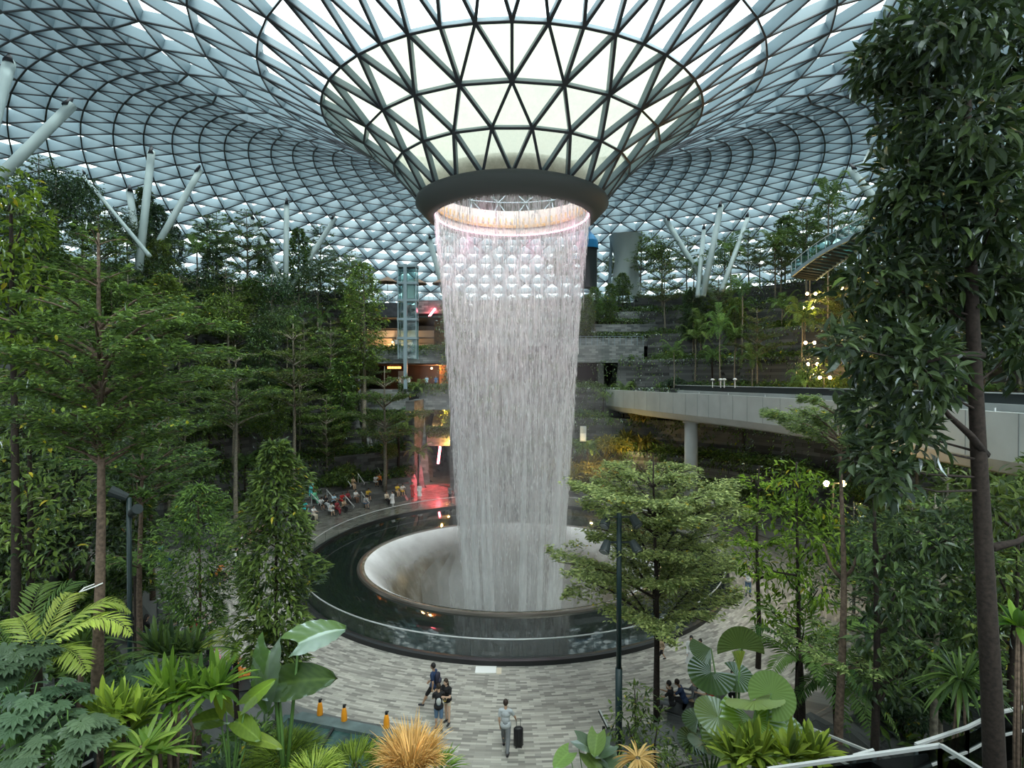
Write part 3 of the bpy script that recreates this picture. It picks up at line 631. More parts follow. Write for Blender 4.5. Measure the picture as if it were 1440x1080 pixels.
# ---------------------------------------------------------------- slanting roof columns
def roof_hit(px, py):
    for Y in np.arange(30, 130, .25):
        p = at(px, py, Y); r = math.hypot(p.x, (p.y-CY)/RSY)
        if r > 20 and p.z > RH(r)-.3: return p, Y
    return at(px, py, 100), 100
COLS = [((101, 140), (12, 232), .42, 'thick slanting roof column at the far left, top beside the treetops'), ((13, 80), (-2, 135), .42, 'roof column cut by the left edge of the view'),
        ((213, 207), (198, 352), .36, 'upright steel roof column behind the left treetops, taller of the left pair'), ((281, 234), (228, 330), .34, 'steel roof column leaning right from the left treetops'),
        ((116, 240), (138, 268), .18, 'pale thin roof column leaning left, nearest the thick slanting one'), ((182, 262), (194, 352), .38, 'pale roof column just left of the tall upright one'),
        ((403, 280), (402, 392), .34, 'upright steel roof column behind the left plateau trees'), ((471, 302), (424, 380), .34, 'steel roof column leaning right, beside the upright one'),
        ((353, 302), (382, 365), .32, 'pale steel roof column leaning left over the left plateau'), ((603, 330), (626, 415), .42, 'steel roof column standing on the roof terrace beside the waterfall'),
        ((936, 304), (991, 398), .38, 'slanting left leg of the V of roof columns right of the waterfall'), ((1014, 284), (992, 398), .38, 'slanting right leg of the V of roof columns right of the waterfall'),
        ((990, 317), (987, 350), .3, 'short pale roof column behind the V of columns'), ((1195, 232), (1250, 300), .42, 'thick roof column beside the glass footbridge'), ((1052, 300), (1040, 335), .3, 'thin pale roof column among the right plateau trees')]
mc = plain('column_paint', (.42, .52, .52), .5)
for (a_, b_, r_, lb) in COLS:
    p, Y = roof_hit(*a_); q = at(b_[0], b_[1], Y-4)
    d = (q-p); k = (23.0-p.z)/d.z if d.z < -.1 else 1.0; q = p+d*max(1.0, k)
    t = thing('roof_column', lb, 'column', p); m_ = MB(); m_.tube([(0, 0, -.5), tuple(q-p)], r_, 14); 
    dd = (q-p).normalized(); m_.build('shaft', mc, t, True)
    m_ = MB(); m_.tube([(0, 0, .1), tuple(dd*.9)], [r_*.35, r_*.8], 12); m_.build('tip', M_cap, t, True)
# ---------------------------------------------------------------- plants
def leaves(mb, c, d, up, ln, wd, var, fine=False, droop=.15, fold=.25):
    """many leaves: bases c, directions d, upward hints, lengths, widths"""
    n = len(c)
    if n == 0: return
    d = nrm(d); s = nrm(np.cross(d, up)); u = np.cross(s, d); ln = np.broadcast_to(ln, (n,))[:, None]; wd = np.broadcast_to(wd, (n,))[:, None]; var = np.broadcast_to(var, (n,))
    if not fine:
        p0 = c; p1 = c+d*ln*.45+s*wd*.5+u*wd*fold; p2 = c+d*ln-u*ln*droop; p3 = c+d*ln*.45-s*wd*.5+u*wd*fold
        V = np.stack([p0, p1, p2, p3], 1).reshape(-1, 3); b = np.arange(n)[:, None, None]*4
        mb.add(V, (np.array([(0, 1, 2), (0, 2, 3)])[None]+b).reshape(-1, 3), np.repeat(var, 4))
    else:
        def q(t, k, h): return c+d*ln*t+s*wd*k+u*(wd*h-ln*droop*t*t)
        V = np.stack([q(0, 0, 0), q(.28, .42, fold), q(.3, 0, 0), q(.28, -.42, fold), q(.62, .40, fold), q(.64, 0, 0), q(.62, -.40, fold), q(1, 0, 0)], 1).reshape(-1, 3)
        b = np.arange(n)[:, None, None]*8
        mb.add(V, [(np.array([(0, 1, 2), (0, 2, 3), (4, 7, 5), (5, 7, 6)])[None]+b).reshape(-1, 3), (np.array([(1, 4, 5, 2), (2, 5, 6, 3)])[None]+b).reshape(-1, 4)], np.repeat(var, 8))
def rdir(R, n, zmul=1.0):
    v = R.normal(size=(n, 3)); v[:, 2] *= zmul; return nrm(v)
def varr(R, n, warm=.01): 
    v = R.random(n)*.95; v[R.random(n) < warm] = 1.0; return v
def trunk_pts(R, H, lean=(0, 0), wob=.1, n=9):
    z = np.linspace(0, H, n); t = z/H
    return np.stack([lean[0]*t+wob*np.sin(t*5+R.random()*6)*t*(1.2-t), lean[1]*t+wob*np.cos(t*4+R.random()*6)*t*(1.2-t), z], -1)
def interp_path(P, z): return np.array([np.interp(z, P[:, 2], P[:, 0]), np.interp(z, P[:, 2], P[:, 1]), z])
def blobleaf(mb, R, c, r, n, ln, wd, fine=False, inner=.55, warm=.01, droop=.2, down=-.25):
    v = rdir(R, n); rad = inner+(1-inner)*R.random(n)**.6
    r = np.broadcast_to(np.asarray(r, float), (3,)); p = np.asarray(c)+v*rad[:, None]*r*(1+.12*np.sin(v[:, :1]*9+v[:, 1:2]*7))
    d = nrm(v*.8+R.normal(size=(n, 3))*.55+np.array([0, 0, down])); up = nrm(v*.5+np.array([0, 0, 1.0])+R.normal(size=(n, 3))*.35)
    leaves(mb, p, d, up, ln*(.7+.6*R.random(n)), wd*(.7+.6*R.random(n)), varr(R, n, warm), fine, droop)

def umbrella_tree(seed, H, r0, layers, leaf=.16, per=1.0, lean=(0, 0), bare=None, twig=True, fine=False, wl=.5):
    """flat storeys of small leaves on radiating branches; layers = (z, radius, branches)"""
    R = rng(seed); T = trunk_pts(R, H, lean, .18); tb = MB(); tb.tube(T, np.linspace(r0, r0*.18, len(T)), 9)
    fb = MB()
    for (z, rad, nb) in layers:
        c = interp_path(T, z); a0 = R.random()*6.3
        for b in range(nb):
            a = a0+b*2*PI/nb+R.normal()*.22; L_ = rad*(.72+.4*R.random()); dz = L_*(.14+.16*R.random())
            s = np.linspace(0, 1, 6); start = interp_path(T, max(.3, z-L_*.28))
            pts = start[None]+np.stack([np.cos(a)*L_*s, np.sin(a)*L_*s, (c[2]-start[2]+dz*.5)*np.sin(s*PI/2)], -1); pts[:, :2] += R.normal(size=(6, 2))*L_*.025*s[:, None]
            tb.tube(pts, np.linspace(r0*.42*min(1, L_/2.5), .012, 6), 5, cap=False)
            n = int(170*per*L_*L_*.55/max(leaf/.16, .5)**2); t = np.sqrt(R.random(n)*.93+.07); t = .22+.85*t*.92
            # twigs: gather the leaves in small flat fans along the branch
            k = max(3, int(L_*4)); tw = R.random((k, 2)); ti = R.integers(0, k, n); tt = np.clip(.25+.8*tw[ti, 0]+.09*R.normal(size=n), .15, 1.1)
            off = (tw[ti, 1]-.5)*1.25*L_*tt*.8+R.normal(size=n)*.10*L_*.5
            x = np.interp(tt, s, pts[:, 0]); y = np.interp(tt, s, pts[:, 1]); zz = np.interp(tt, s, pts[:, 2])
            p = np.stack([x-np.sin(a)*off, y+np.cos(a)*off, zz+.02+R.normal(size=n)*.035*(1+L_*.3)-.05*np.abs(off)], -1)
            dd = nrm(np.stack([np.cos(a)+R.normal(size=n)*.8, np.sin(a)+R.normal(size=n)*.8, .1+.25*R.normal(size=n)], -1))
            leaves(fb, p, dd, nrm(np.array([0, 0, 1.])+R.normal(size=(n, 3))*.3), leaf*(.7+.6*R.random(n)), leaf*wl*(.8+.4*R.random(n)), varr(R, n), fine, .1, .15)
    return tb, fb
def column_tree(seed, H, r0, R0, z0, leaf=.3, n=2500, lean=(0, 0), fine=False, wl=.38, shape='col'):
    R = rng(seed); T = trunk_pts(R, H, lean, .12); tb = MB(); tb.tube(T, np.linspace(r0, r0*.2, len(T)), 8); fb = MB()
    z = z0+(H*1.02-z0)*R.random(n); t = (z-z0)/(H-z0); prof = {'col': np.sin(np.clip(t*.86+.10, 0, 1)*PI)**.55, 'cone': (1.05-t)**.8, 'open': .5+.5*np.sin(t*17)*.6+.2}[shape]
    a = R.random(n)*2*PI; lob = 1+.28*np.sin(a*3+z*2.1)+.22*np.sin(z*4.3+a*2); rr = R0*prof*lob*(.35+.65*R.random(n)**.6)
    c = np.stack([np.interp(z, T[:, 2], T[:, 0]), np.interp(z, T[:, 2], T[:, 1]), z], -1); o = np.stack([np.cos(a), np.sin(a), 0*a], -1)
    p = c+o*rr[:, None]; d = nrm(o+R.normal(size=(n, 3))*.5+np.array([0, 0, .0])); up = nrm(np.array([0, 0, 1.])+R.normal(size=(n, 3))*.35+o*.3)
    leaves(fb, p, d, up, leaf*(.7+.6*R.random(n)), leaf*wl*(.8+.4*R.random(n)), varr(R, n), fine, .25)
    for i in range(int((H-z0)*2.2)):
        zz = z0+(H-z0)*R.random()*.95; q = interp_path(T, zz); aa = R.random()*6.3; l_ = R0*.8
        tb.tube([q, q+np.array([math.cos(aa)*l_*.5, math.sin(aa)*l_*.5, l_*.22]), q+np.array([math.cos(aa)*l_, math.sin(aa)*l_, l_*.3])], [r0*.25, r0*.15, .008], 4, cap=False)
    return tb, fb
def blob_tree(seed, H, r0, blobs, leaf=.3, dens=60, lean=(0, 0), fine=False, wl=.42, inner=.5, br=.4):
    R = rng(seed); T = trunk_pts(R, H, lean, .15); tb = MB(); tb.tube(T, np.linspace(r0, r0*.25, len(T)), 9); fb = MB()
    for (c, r) in blobs:
        r = np.broadcast_to(np.asarray(r, float), (3,)); q = interp_path(T, min(H*.98, max(H*.3, c[2]-r[2])))
        tb.tube([q, (q+np.asarray(c))/2+np.array([0, 0, -.1]), np.asarray(c, float)], [r0*br, r0*br*.65, .015], 5, cap=False)
        n = int(dens*(r[0]*r[1]+r[0]*r[2]+r[1]*r[2])*4/3)
        blobleaf(fb, R, c, r, n, leaf, leaf*wl, fine, inner)
    return tb, fb
def frond(mb, R, base, a, L_, rise, nl=22, lw=.05, ll=.45, curl=1.0, var=None, mi=0, ang=.75):
    s = np.linspace(0, 1, 9); r = L_*s*(1-.12*s*s); z = rise*L_*np.sin(np.minimum(1.0, s*.9)*PI*.62)-curl*L_*.55*s**2.4
    P = np.asarray(base)+np.stack([np.cos(a)*r, np.sin(a)*r, z], -1); mb.tube(P, np.linspace(.022, .005, 9)*max(.6, L_/2.2), 4, cap=False, var=.55)
    t = np.linspace(.16, .99, nl); t2 = np.repeat(t, 2); sg = np.tile([1., -1.], nl); n = len(t2)
    c = np.stack([np.interp(t2, s, P[:, i]) for i in range(3)], -1); g = np.gradient(P, axis=0); d0 = nrm(np.stack([np.interp(t2, s, g[:, i]) for i in range(3)], -1))
    sd = nrm(np.cross(d0, np.array([0, 0, 1.]))); dd = nrm(d0*ang+sd*sg[:, None]+np.array([0, 0, .12])+R.normal(size=(n, 3))*.07)
    l_ = ll*L_/2*np.sin(np.clip(t2*.85+.16, 0, 1)*PI)**.6
    v = np.clip((R.random() if var is None else var)*.8+.2*R.random(n), 0, .95)
    leaves(mb, c, dd, np.broadcast_to(np.cross(sd, d0), (n, 3)), l_, lw*L_/2, v, True, .30, .12)
def palm(seed, H, r0, nf=12, L_=2.2, trunk=True, ll=.55, lw=.09, nl=20, lean=(0, 0), spread=1.0):
    R = rng(seed); T = trunk_pts(R, max(H, .2), lean, .1); tb = MB(); tb.tube(T, np.linspace(r0, r0*.75, len(T)), 9); fb = MB()
    tb.tube([T[-1], T[-1]+np.array([0, 0, .7])], [r0*.85, r0*.35], 8)
    for i in range(nf):
        t = i/nf; frond(fb, R, T[-1]+np.array([0, 0, .45]), i*2.4+R.random()*.4, L_*(.8+.3*R.random()), (1.1-.9*t)*spread*(.9+.2*R.random()), nl, lw, ll, .65+.7*t)
    return tb, fb
def fan_leaf(mb, c, d, up, r, n=28, arc=5.4, pleat=.035, cup=.25, var=.5, split=.0):
    c, d, up = np.asarray(c, float), nrm(np.asarray(d, float)), np.asarray(up, float); s = nrm(np.cross(d, up)); u = np.cross(s, d)
    V = [c]; A = np.linspace(-arc/2, arc/2, 2*n+1); vs = [var]
    for k, rr in ((0, .35), (1, .7), (2, 1.0)):
        for i, a in enumerate(A):
            R_ = r*rr*(1+.0*(i % 2))*(1-split*(i % 2)*(k == 2)); h = (pleat*r*rr*(1 if i % 2 else -1))+cup*r*rr**2*.5
            V.append(c+d*R_*math.cos(a)+s*R_*math.sin(a)+u*h-np.array([0, 0, 1])*r*.10*rr*rr); vs.append(min(.95, max(0, var+(.05 if i % 2 else -.05))))
    m = 2*n+1; F3 = [(0, 1+i, 2+i) for i in range(m-1)]; F4 = [(1+k*m+i, 1+(k+1)*m+i, 2+(k+1)*m+i, 2+k*m+i) for k in range(2) for i in range(m-1)]
    mb.add(V, [np.array(F3), np.array(F4)], np.array(vs))
def heart_leaf(mb, c, d, up, L_, W, var=.5, wave=.02, sag=.25, notch=.22):
    """big arrow-shaped leaf with a raised midrib and ribs"""
    c, d, up = np.asarray(c, float), nrm(np.asarray(d, float)), np.asarray(up, float); s = nrm(np.cross(d, up)); u = np.cross(s, d)
    ts = np.linspace(0, 1, 15); ks = np.linspace(-1, 1, 13); V, vs = [], []
    for t in ts:
        wdt = W*.5*(math.sin(min(1, (t*.78+.20))*PI)**.75)*(1.0 if t < .99 else .02)
        for k in ks:
            x = -notch*L_*abs(k)**1.4*(1-t)**1.5*1.3+t*L_
            V.append(c+d*x+s*k*wdt+u*(abs(k)*W*.10-sag*L_*t*t+wave*L_*math.sin(t*34+abs(k)*5)*abs(k))); vs.append(min(.95, var+(.25 if abs(k) < .05 else 0)+(.10 if int(t*14+abs(k)*4) % 2 else 0)))
    m = len(ks); F = [(i*m+j, (i+1)*m+j, (i+1)*m+j+1, i*m+j+1) for i in range(len(ts)-1) for j in range(m-1)]
    mb.add(V, np.array(F), np.array(vs))
def strap(mb, R, base, a, L_, w_, rise, bend, var, n=8, tw=.0, fold=.25):
    s = np.linspace(0, 1, n); r = L_*s*math.cos(rise)+0*s; z = L_*s*math.sin(rise)-bend*L_*s**2.2; r = r+bend*L_*.25*s**2
    P = np.asarray(base)+np.stack([np.cos(a)*r, np.sin(a)*r, z], -1); sd = np.array([-math.sin(a), math.cos(a), tw]); g = nrm(np.gradient(P, axis=0)); u = nrm(np.cross(sd, g))
    w = w_*.5*np.sin(np.clip(s*.9+.10, 0, 1)*PI)**.6; w[-1] = .002
    V = np.stack([P+sd*w[:, None]-u*w[:, None]*fold*-1, P, P-sd*w[:, None]-u*w[:, None]*fold*-1], 1).reshape(-1, 3)
    F = [(i*3+j, i*3+j+1, i*3+j+4, i*3+j+3) for i in range(n-1) for j in range(2)]
    mb.add(V, np.array(F), np.full(len(V), var))
def rosette(seed, n, L_, w_, z=0, rise=(.3, 1.45), bend=(.1, .5), warm=.0, base_r=.06, heads=((0, 0, 0),)):
    R = rng(seed); mb = MB()
    for h in heads:
        for i in range(n):
            q = R.random(); a = i*2.39996+R.random()*.4; ri = rise[0]+(rise[1]-rise[0])*q
            strap(mb, R, np.asarray(h)+np.array([math.cos(a)*base_r, math.sin(a)*base_r, z+.25*base_r*q]), a, L_*(.7+.4*R.random()), w_*(.8+.4*R.random()), ri, bend[1]-(bend[1]-bend[0])*q, 1.0 if R.random() < warm else R.random()*.9)
    return mb
def grass(seed, n, L_, w_, r0, spread=1.0):
    R = rng(seed); mb = MB()
    for i in range(n):
        a = R.random()*6.3; rr = r0*math.sqrt(R.random()); strap(mb, R, (rr*math.cos(a), rr*math.sin(a), 0), a+R.normal()*.4, L_*(.6+.5*R.random()), w_, 1.45-spread*rr/r0*.6-R.random()*.3, .1+.5*R.random(), R.random()*.95, 6)
    return mb
def bush(seed, r, n, leaf, wl=.4, fine=False, nb=6, flat_=.7):
    R = rng(seed); mb = MB()
    for i in range(nb):
        c = R.normal(size=3)*np.array([r*.4, r*.4, 0]); c[2] = r*flat_*(.5+.5*R.random()); blobleaf(mb, R, c, (r*.62, r*.62, r*.55*flat_), n//nb, leaf, leaf*wl, fine, .45, .01)
    return mb
def stems(seed, r, h, n=5, w_=.02):
    R = rng(seed); mb = MB()
    for i in range(n):
        a = R.random()*6.3; mb.tube([(0, 0, -.3), (r*.3*math.cos(a), r*.3*math.sin(a), h*.5), (r*.6*math.cos(a), r*.6*math.sin(a), h*.9)], [w_, w_*.8, w_*.4], 5)
    return mb

# prototypes kept as plain meshes until they are planted
PROTO = {}
def proto(key, pair, lm, bm=M_barkg):
    tb, fb = pair; PROTO[key] = (tb.mesh('trunk', bm, True), fb.mesh('foliage', lm))
def plant(key, loc, rz, sc, name, label, cat, group=None, sz=None):
    a, b = PROTO[key]; t = thing(name, label, cat, loc, rz, group); t.scale = (sc, sc, sz or sc)
    link('trunk', a, t); link('foliage', b, t); return t
def grow(name, label, cat, loc, tb, fb, lm, bm=M_bark, rz=0, group=None):
    t = thing(name, label, cat, loc, rz, group)
    if tb is not None: tb.build('trunk', bm, t, True)
    fb.build('foliage', lm, t); return t

for k in range(4):
    R = rng(40+k); H = 9.0; lay = [(z, rad*(.85+.3*R.random()), nb) for z, rad, nb in ((3.6, 2.3, 6), (4.7, 2.9, 7), (5.8, 2.6, 7), (6.8, 2.1, 6), (7.8, 1.6, 6), (8.7, .9, 5))[k % 2:]]
    proto('umb%d' % k, umbrella_tree(60+k, H, .13, lay, .24, .62), L_umb)
for k in range(3): proto('col%d' % k, column_tree(80+k, 8.5, .11, 1.1+.15*k, 2.0+.5*k, .34, 2300, wl=.42), [L_mid, L_dark, L_umb][k])
for k in range(3):
    R = rng(90+k); bl = [((R.normal()*.9, R.normal()*.9, 4.2+4*R.random()), (1.1+.6*R.random(), 1.1+.6*R.random(), .8+.4*R.random())) for i in range(9)]
    proto('blob%d' % k, blob_tree(95+k, 8.0, .14, bl, .30, 34), [L_mid, L_umb, L_dark][k])
for k in range(3): proto('palm%d' % k, palm(110+k, 4.5+k*.9, .09, 12, 2.3), L_palm)
for k in range(2): proto('fern%d' % k, palm(120+k, 2.6+k, .10, 14, 1.9, ll=.42, lw=.06, nl=26, spread=.75), L_palm, M_barkd)
for k in range(3):
    proto('bush%d' % k, (stems(130+k, 1.0, .8), bush(130+k, 1.1, 900, .28)), [L_mid, L_palm, L_blue][k])
# strap-leaved clump
proto('strap0', (stems(137, .5, .8), rosette(138, 60, 1.3, .12, .1, (.2, 1.4), (.15, .6), 0)), L_palm)

CAT = dict(umb=('umbrella_tree', 'umbrella tree', 'tree'), col=('column_tree', 'narrow leafy tree', 'tree'), blob=('broadleaf_tree', 'round-crowned broadleaf tree', 'tree'), palm=('palm', 'slender feather palm', 'palm'), fern=('tree_fern', 'tree fern', 'fern'), bush=('shrub', 'leafy shrub', 'shrub'), strap=('strap_plant', 'strap-leaved clump', 'plant'))
NV = dict(umb=4, col=3, blob=3, palm=3, fern=2, bush=3, strap=1)
PL = []
def free(x, y, d): return all((x-a)**2+(y-b)**2 > d*d for a, b in PL)
def zone(x, y):
    s = math.hypot(x-CX, y-CY)-PR; px = 720+780*x/max(y, 1)
    side = 'left' if x < 0 else 'right'
    lvl = 'lower terraces' if s < 8 else 'middle terraces' if s < 19 else 'upper terraces' if s < 29 else 'plateau'
    if x < 0: w_ = 'beside the gallery fronts' if px > 400 else 'behind the seating steps' if px > 230 else 'near the left edge of the view'
    else: w_ = 'close to the waterfall' if px < 930 else 'above the viaduct' if px < 1140 else 'behind the big dark tree'
    return 'on the %s %s, %s' % (side, lvl, w_)
def scatter(seed, tries, kinds, sc, s0, s1, dmin, rect=None, avoid=None):
    R = rng(seed); n = 0
    for _ in range(tries):
        a = R.random()*2*PI; s = s0+(s1-s0)*R.random(); x = (PR+s)*math.sin(a); y = CY+(PR+s)*math.cos(a)
        if y < 16 or abs(x) > y*1.02+2: continue
        if flat(x, y) or (avoid and avoid(x, y, s)) or not free(x, y, dmin): continue
        k = kinds[R.integers(len(kinds))]; PL.append((x, y)); q = sc*(.78+.5*R.random()); nm, ds, ct = CAT[k]; zn = zone(x, y)
        plant('%s%d' % (k, R.integers(NV[k])), (x, y, ground(x, y)-.05), R.random()*6.3, q, nm, '%s %s' % (ds, zn), ct, '%ss %s' % (ds, zn)); n += 1
    return n
def in_bridge(x, y, m=1.5):
    xs = np.interp(y, [12, 22, 35, 45, 53, 66, 80], [20.6, 20.3, 19.8, 18.2, 15.8, 12.6, 10.2]); return xs-m < x < xs+8+m and y < 84
def av(x, y, s):
    if hides(x, y): return True
    if in_bridge(x, y): return True
    if y > 50 and 3 < x and .085 < x/y < .225 and s < 24: return True
    if s > 27 and y > 70 and RH(math.hypot(x, (y-CY)/RSY))-25 < 9.5: return True
    if -.275*y < x < -5 and y > 55: return True
    if x > 14 and y < 34 : return True
    if x < -9 and y < 30: return True
    if -5.5 < x < 8: return True
    return False
def av_low(x, y, s):
    if -11.5 < x < -5 and y > 55: return True
    if x < -9 and y < 29 or x > 12 and y < 26 : return True
    if y < 50 and x > 10: return y < 30
    return False
SHOW = ((948, 66), (1012, 62), (1033, 62), (1128, 58), (1090, 70), (1100, 66), (1165, 62), (1058, 58), (930, 60))
def hides(x, y):
    px = 720+780*x/max(y, 1); return any(abs(px-a) < 24 and Y-16 < y < Y+.8 for a, Y in SHOW)
n = [scatter(1, 900, ['umb', 'umb', 'umb', 'col', 'blob'], 1.0, 5.0, 14, 2.7, avoid=av), scatter(2, 1100, ['umb', 'umb', 'col', 'blob', 'palm'], 1.0, 14, 27, 3.0, avoid=av),
     scatter(3, 900, ['umb', 'umb', 'blob', 'col'], .95, 29, 38, 3.2, avoid=av), scatter(4, 260, ['palm', 'fern', 'fern', 'palm'], .8, 5, 20, 2.0, avoid=av),
     scatter(5, 500, ['bush', 'bush', 'strap', 'fern'], 1.0, 3.5, 27, 1.7, avoid=av_low)]
# ground cover on the terraces
def cover():
    R = rng(9); n = 170000; a = R.random(n)*2*PI; s = 3.1+27*R.random(n); x = (PR+s)*np.sin(a); y = CY+(PR+s)*np.cos(a)
    ok = (y > 18) & (np.abs(x) < y*1.0+2) & ~((x > -11.2) & (x < -5.5) & (y > 52)) & ~((x < -14) & (y > 30.8) & (y < 41.7))
    pat = np.sin(x*.9+1.3)*np.sin(y*.8)+np.sin(x*.31)*.6; ok &= (pat > -.75) | (R.random(n) < .35)
    ok &= ~((x > 7) & (x < 18) & (y > 75.5) & (y < 87))
    gz = np.array([ground(q, w_) for q, w_ in zip(x, y)]); ok &= ~(np.array([in_bridge(q, w_, .5) for q, w_ in zip(x, y)]) & (gz > 7.0) & (gz < 12.5))
    x, y = x[ok], y[ok]; z = np.array([ground(q, w_) for q, w_ in zip(x, y)]); n = len(x)
    p = np.stack([x, y, z+.75*R.random(n)**1.5*(1+.5*np.sin(x*2)*np.cos(y*2.3))], -1)
    mb = MB(); leaves(mb, p, rdir(R, n, .5), nrm(np.array([0, 0, 1.])+R.normal(size=(n, 3))*.5), .30+.3*R.random(n), .12+.12*R.random(n), varr(R, n), False, .2)
    # creepers hanging down the terrace walls
    n = 60000; k = R.integers(3, len(TIERS), n); zt = np.array([t[1] for t in TIERS])[k]; s = np.array([t[0] for t in TIERS])[k]-.08-.25*R.random(n)
    a = R.random(n)*2*PI; x = (PR+s)*np.sin(a); y = CY+(PR+s)*np.cos(a); dropn = 3.4*R.random(n)**1.4*(.25+.75*(np.sin(a*61+k)*np.sin(a*23+k*2) > -.1))
    ok = (y > 42) & (np.abs(x) < y) & ~((x > -18.5) & (x < -5.5)); x, y, zt, dropn, a = x[ok], y[ok], zt[ok], dropn[ok], a[ok]; n = len(x)
    leaves(mb, np.stack([x, y, zt+.15-dropn], -1), nrm(np.stack([-np.sin(a), -np.cos(a), -1+0*a], -1)+R.normal(size=(n, 3))*.5), rdir(R, n), .32, .15, varr(R, n), False, .1)
    tag(mb.build('undergrowth', L_mid), 'low leafy ground cover and creepers over the stone terraces', 'ground cover', kind='stuff')
cover()
print('PLANTED', n, len(PL))
# ---------------------------------------------------------------- plants and trees near the viewpoint
def px_blobs(base, Y, L_):
    o = []; 
    for q in L_:
        px, py, rx, ry = q[:4]; yy = Y+(q[4] if len(q) > 4 else 0); p = at(px, py, yy)-base; k = yy/780.
        o.append(((p.x, p.y, p.z), (rx*k, (rx+ry)*.5*k, ry*k)))
    return o
def base_of(px, Y, dz=0): x = (px-720)/780*Y; return Vector((x, Y, ground(x, Y)+dz))
def lay_px(base, Y, L_): return [((CAMZ+(532-py)/780*Y)-base.z, r*Y/780, nb) for py, r, nb in L_]
def zpx(py, Y): return CAMZ+(532-py)/780*Y

# tall slender tree on the left
b = base_of(131, 11.5); H = zpx(328, 11.5)-b.z
tb, fb = umbrella_tree(201, H, .135, lay_px(b, 11.5, [(625, 110, 6), (590, 140, 7), (550, 165, 7), (510, 175, 8), (468, 155, 7), (430, 120, 6), (385, 60, 4), (335, 34, 4)]), .135, 1.0, lean=(.15, 0), fine=True, wl=.45)
grow('umbrella_tree', 'tall slender brown-trunked tree with a wide airy crown, nearest on the left', 'tree', b, tb, fb, L_umb, M_bark)
t = thing('tree_tie', 'white looped strap tied round the slender left trunk', 'strap', at(137, 823, 11.5)); a = MB()
a.tube([(-.18, -.15, -.06), (.06, -.16, .03), (.14, -.05, .06), (.02, .16, .04), (-.2, -.10, -.02), (-.26, -.15, -.09), (-.18, -.15, -.06)], .014, 6); a.build('loop', M_white, t)
a = MB(); a.tube([(-.24, -.12, -.07), (-1.6, .3, -.9)], .008, 5); a.build('wire', M_dark, t)

# large dark tree on the right
b = base_of(1412, 9.5); H = 17.5-b.z+2
BL = [(1290, 70, 62, 60), (1238, 95, 36, 36), (1340, 40, 60, 70), (1410, 50, 60, 80), (1285, 165, 50, 55), (1350, 180, 60, 80), (1425, 170, 50, 80), (1272, 250, 38, 55), (1320, 290, 60, 60), (1245, 325, 26, 40),
      (1405, 290, 50, 70), (1238, 395, 52, 50), (1295, 400, 60, 60), (1175, 485, 24, 24), (1375, 400, 55, 50), (1245, 490, 58, 52), (1300, 520, 45, 60), (1228, 580, 44, 48), (1280, 610, 36, 42), (1222, 645, 28, 30), (1345, 480, 35, 45), (1250, 675, 28, 28), (1430, 480, 30, 60), (1420, 380, 40, 40)]
tb, fb = blob_tree(202, H, .19, px_blobs(b, 9.5, [(x, y, rx, ry, .8*math.sin(i*2.3)) for i, (x, y, rx, ry) in enumerate(BL)]), .30, 190, lean=(-.75, 0), fine=True, wl=.40, inner=.35, br=.13)
for pts in ([(1386, 640, 0), (1365, 612, -.2), (1335, 585, -.3), (1310, 552, -.3)], [(1380, 500, 0), (1340, 498, -.4), (1300, 510, -.5)], [(1395, 770, 0), (1430, 762, .2), (1470, 740, .2)], [(1374, 350, 0), (1410, 310, -.3), (1450, 260, -.3)]):
    tb.tube([at(x, y, 9.5+d)-b for x, y, d in pts], np.linspace(.075, .025, len(pts)), 7)
grow('broadleaf_tree', 'big dark glossy-leaved tree on the right reaching the top of the view', 'tree', b, tb, fb, L_dark, M_barkd)
b = base_of(1232, 12.5)
tb, fb = blob_tree(203, zpx(700, 12.5)-b.z, .12, px_blobs(b, 12.5, [(1235, 760, 40, 45), (1295, 745, 50, 45), (1350, 750, 45, 50), (1262, 830, 50, 50), (1335, 840, 50, 50), (1235, 900, 36, 40), (1300, 920, 50, 45), (1250, 960, 40, 30)]), .27, 100, fine=True, wl=.36, inner=.4)
grow('broadleaf_tree', 'dark leafy tree with drooping leaves, below the hanging boughs of the biggest right tree', 'tree', b, tb, fb, L_dark, M_barkd)
b = base_of(1430, 12)
tb, fb = blob_tree(204, zpx(740, 12)-b.z, .1, px_blobs(b, 12, [(1435, 720, 40, 45), (1400, 800, 40, 50), (1440, 850, 40, 60), (1370, 860, 30, 50), (1430, 960, 40, 60), (1385, 700, 40, 40)]), .24, 90, fine=True, inner=.4)
grow('broadleaf_tree', 'mid-green leafy tree behind the thick dark trunk at the right edge', 'tree', b, tb, fb, L_mid, M_barkd)
# slim tree in front of the viaduct
b = base_of(1181, 13); H = zpx(575, 13)-b.z
tb, fb = umbrella_tree(205, H, .115, lay_px(b, 13, [(925, 70, 6), (612, 85, 7), (592, 100, 7), (570, 60, 5)]), .10, 1.1, lean=(.05, 0), fine=True)
for dx, dy in ((-26, -50), (24, -40)): tb.tube([at(1184, 815, 13)-b, at(1184+dx*.6, 815+dy*.35, 13)-b, at(1184+dx, 815+dy, 13)-b], [.05, .04, .03], 6)
grow('slim_tree', 'slim straight brown-trunked tree with pale yellowish twiggy crown before the viaduct', 'tree', b, tb, fb, L_fine, M_bark)
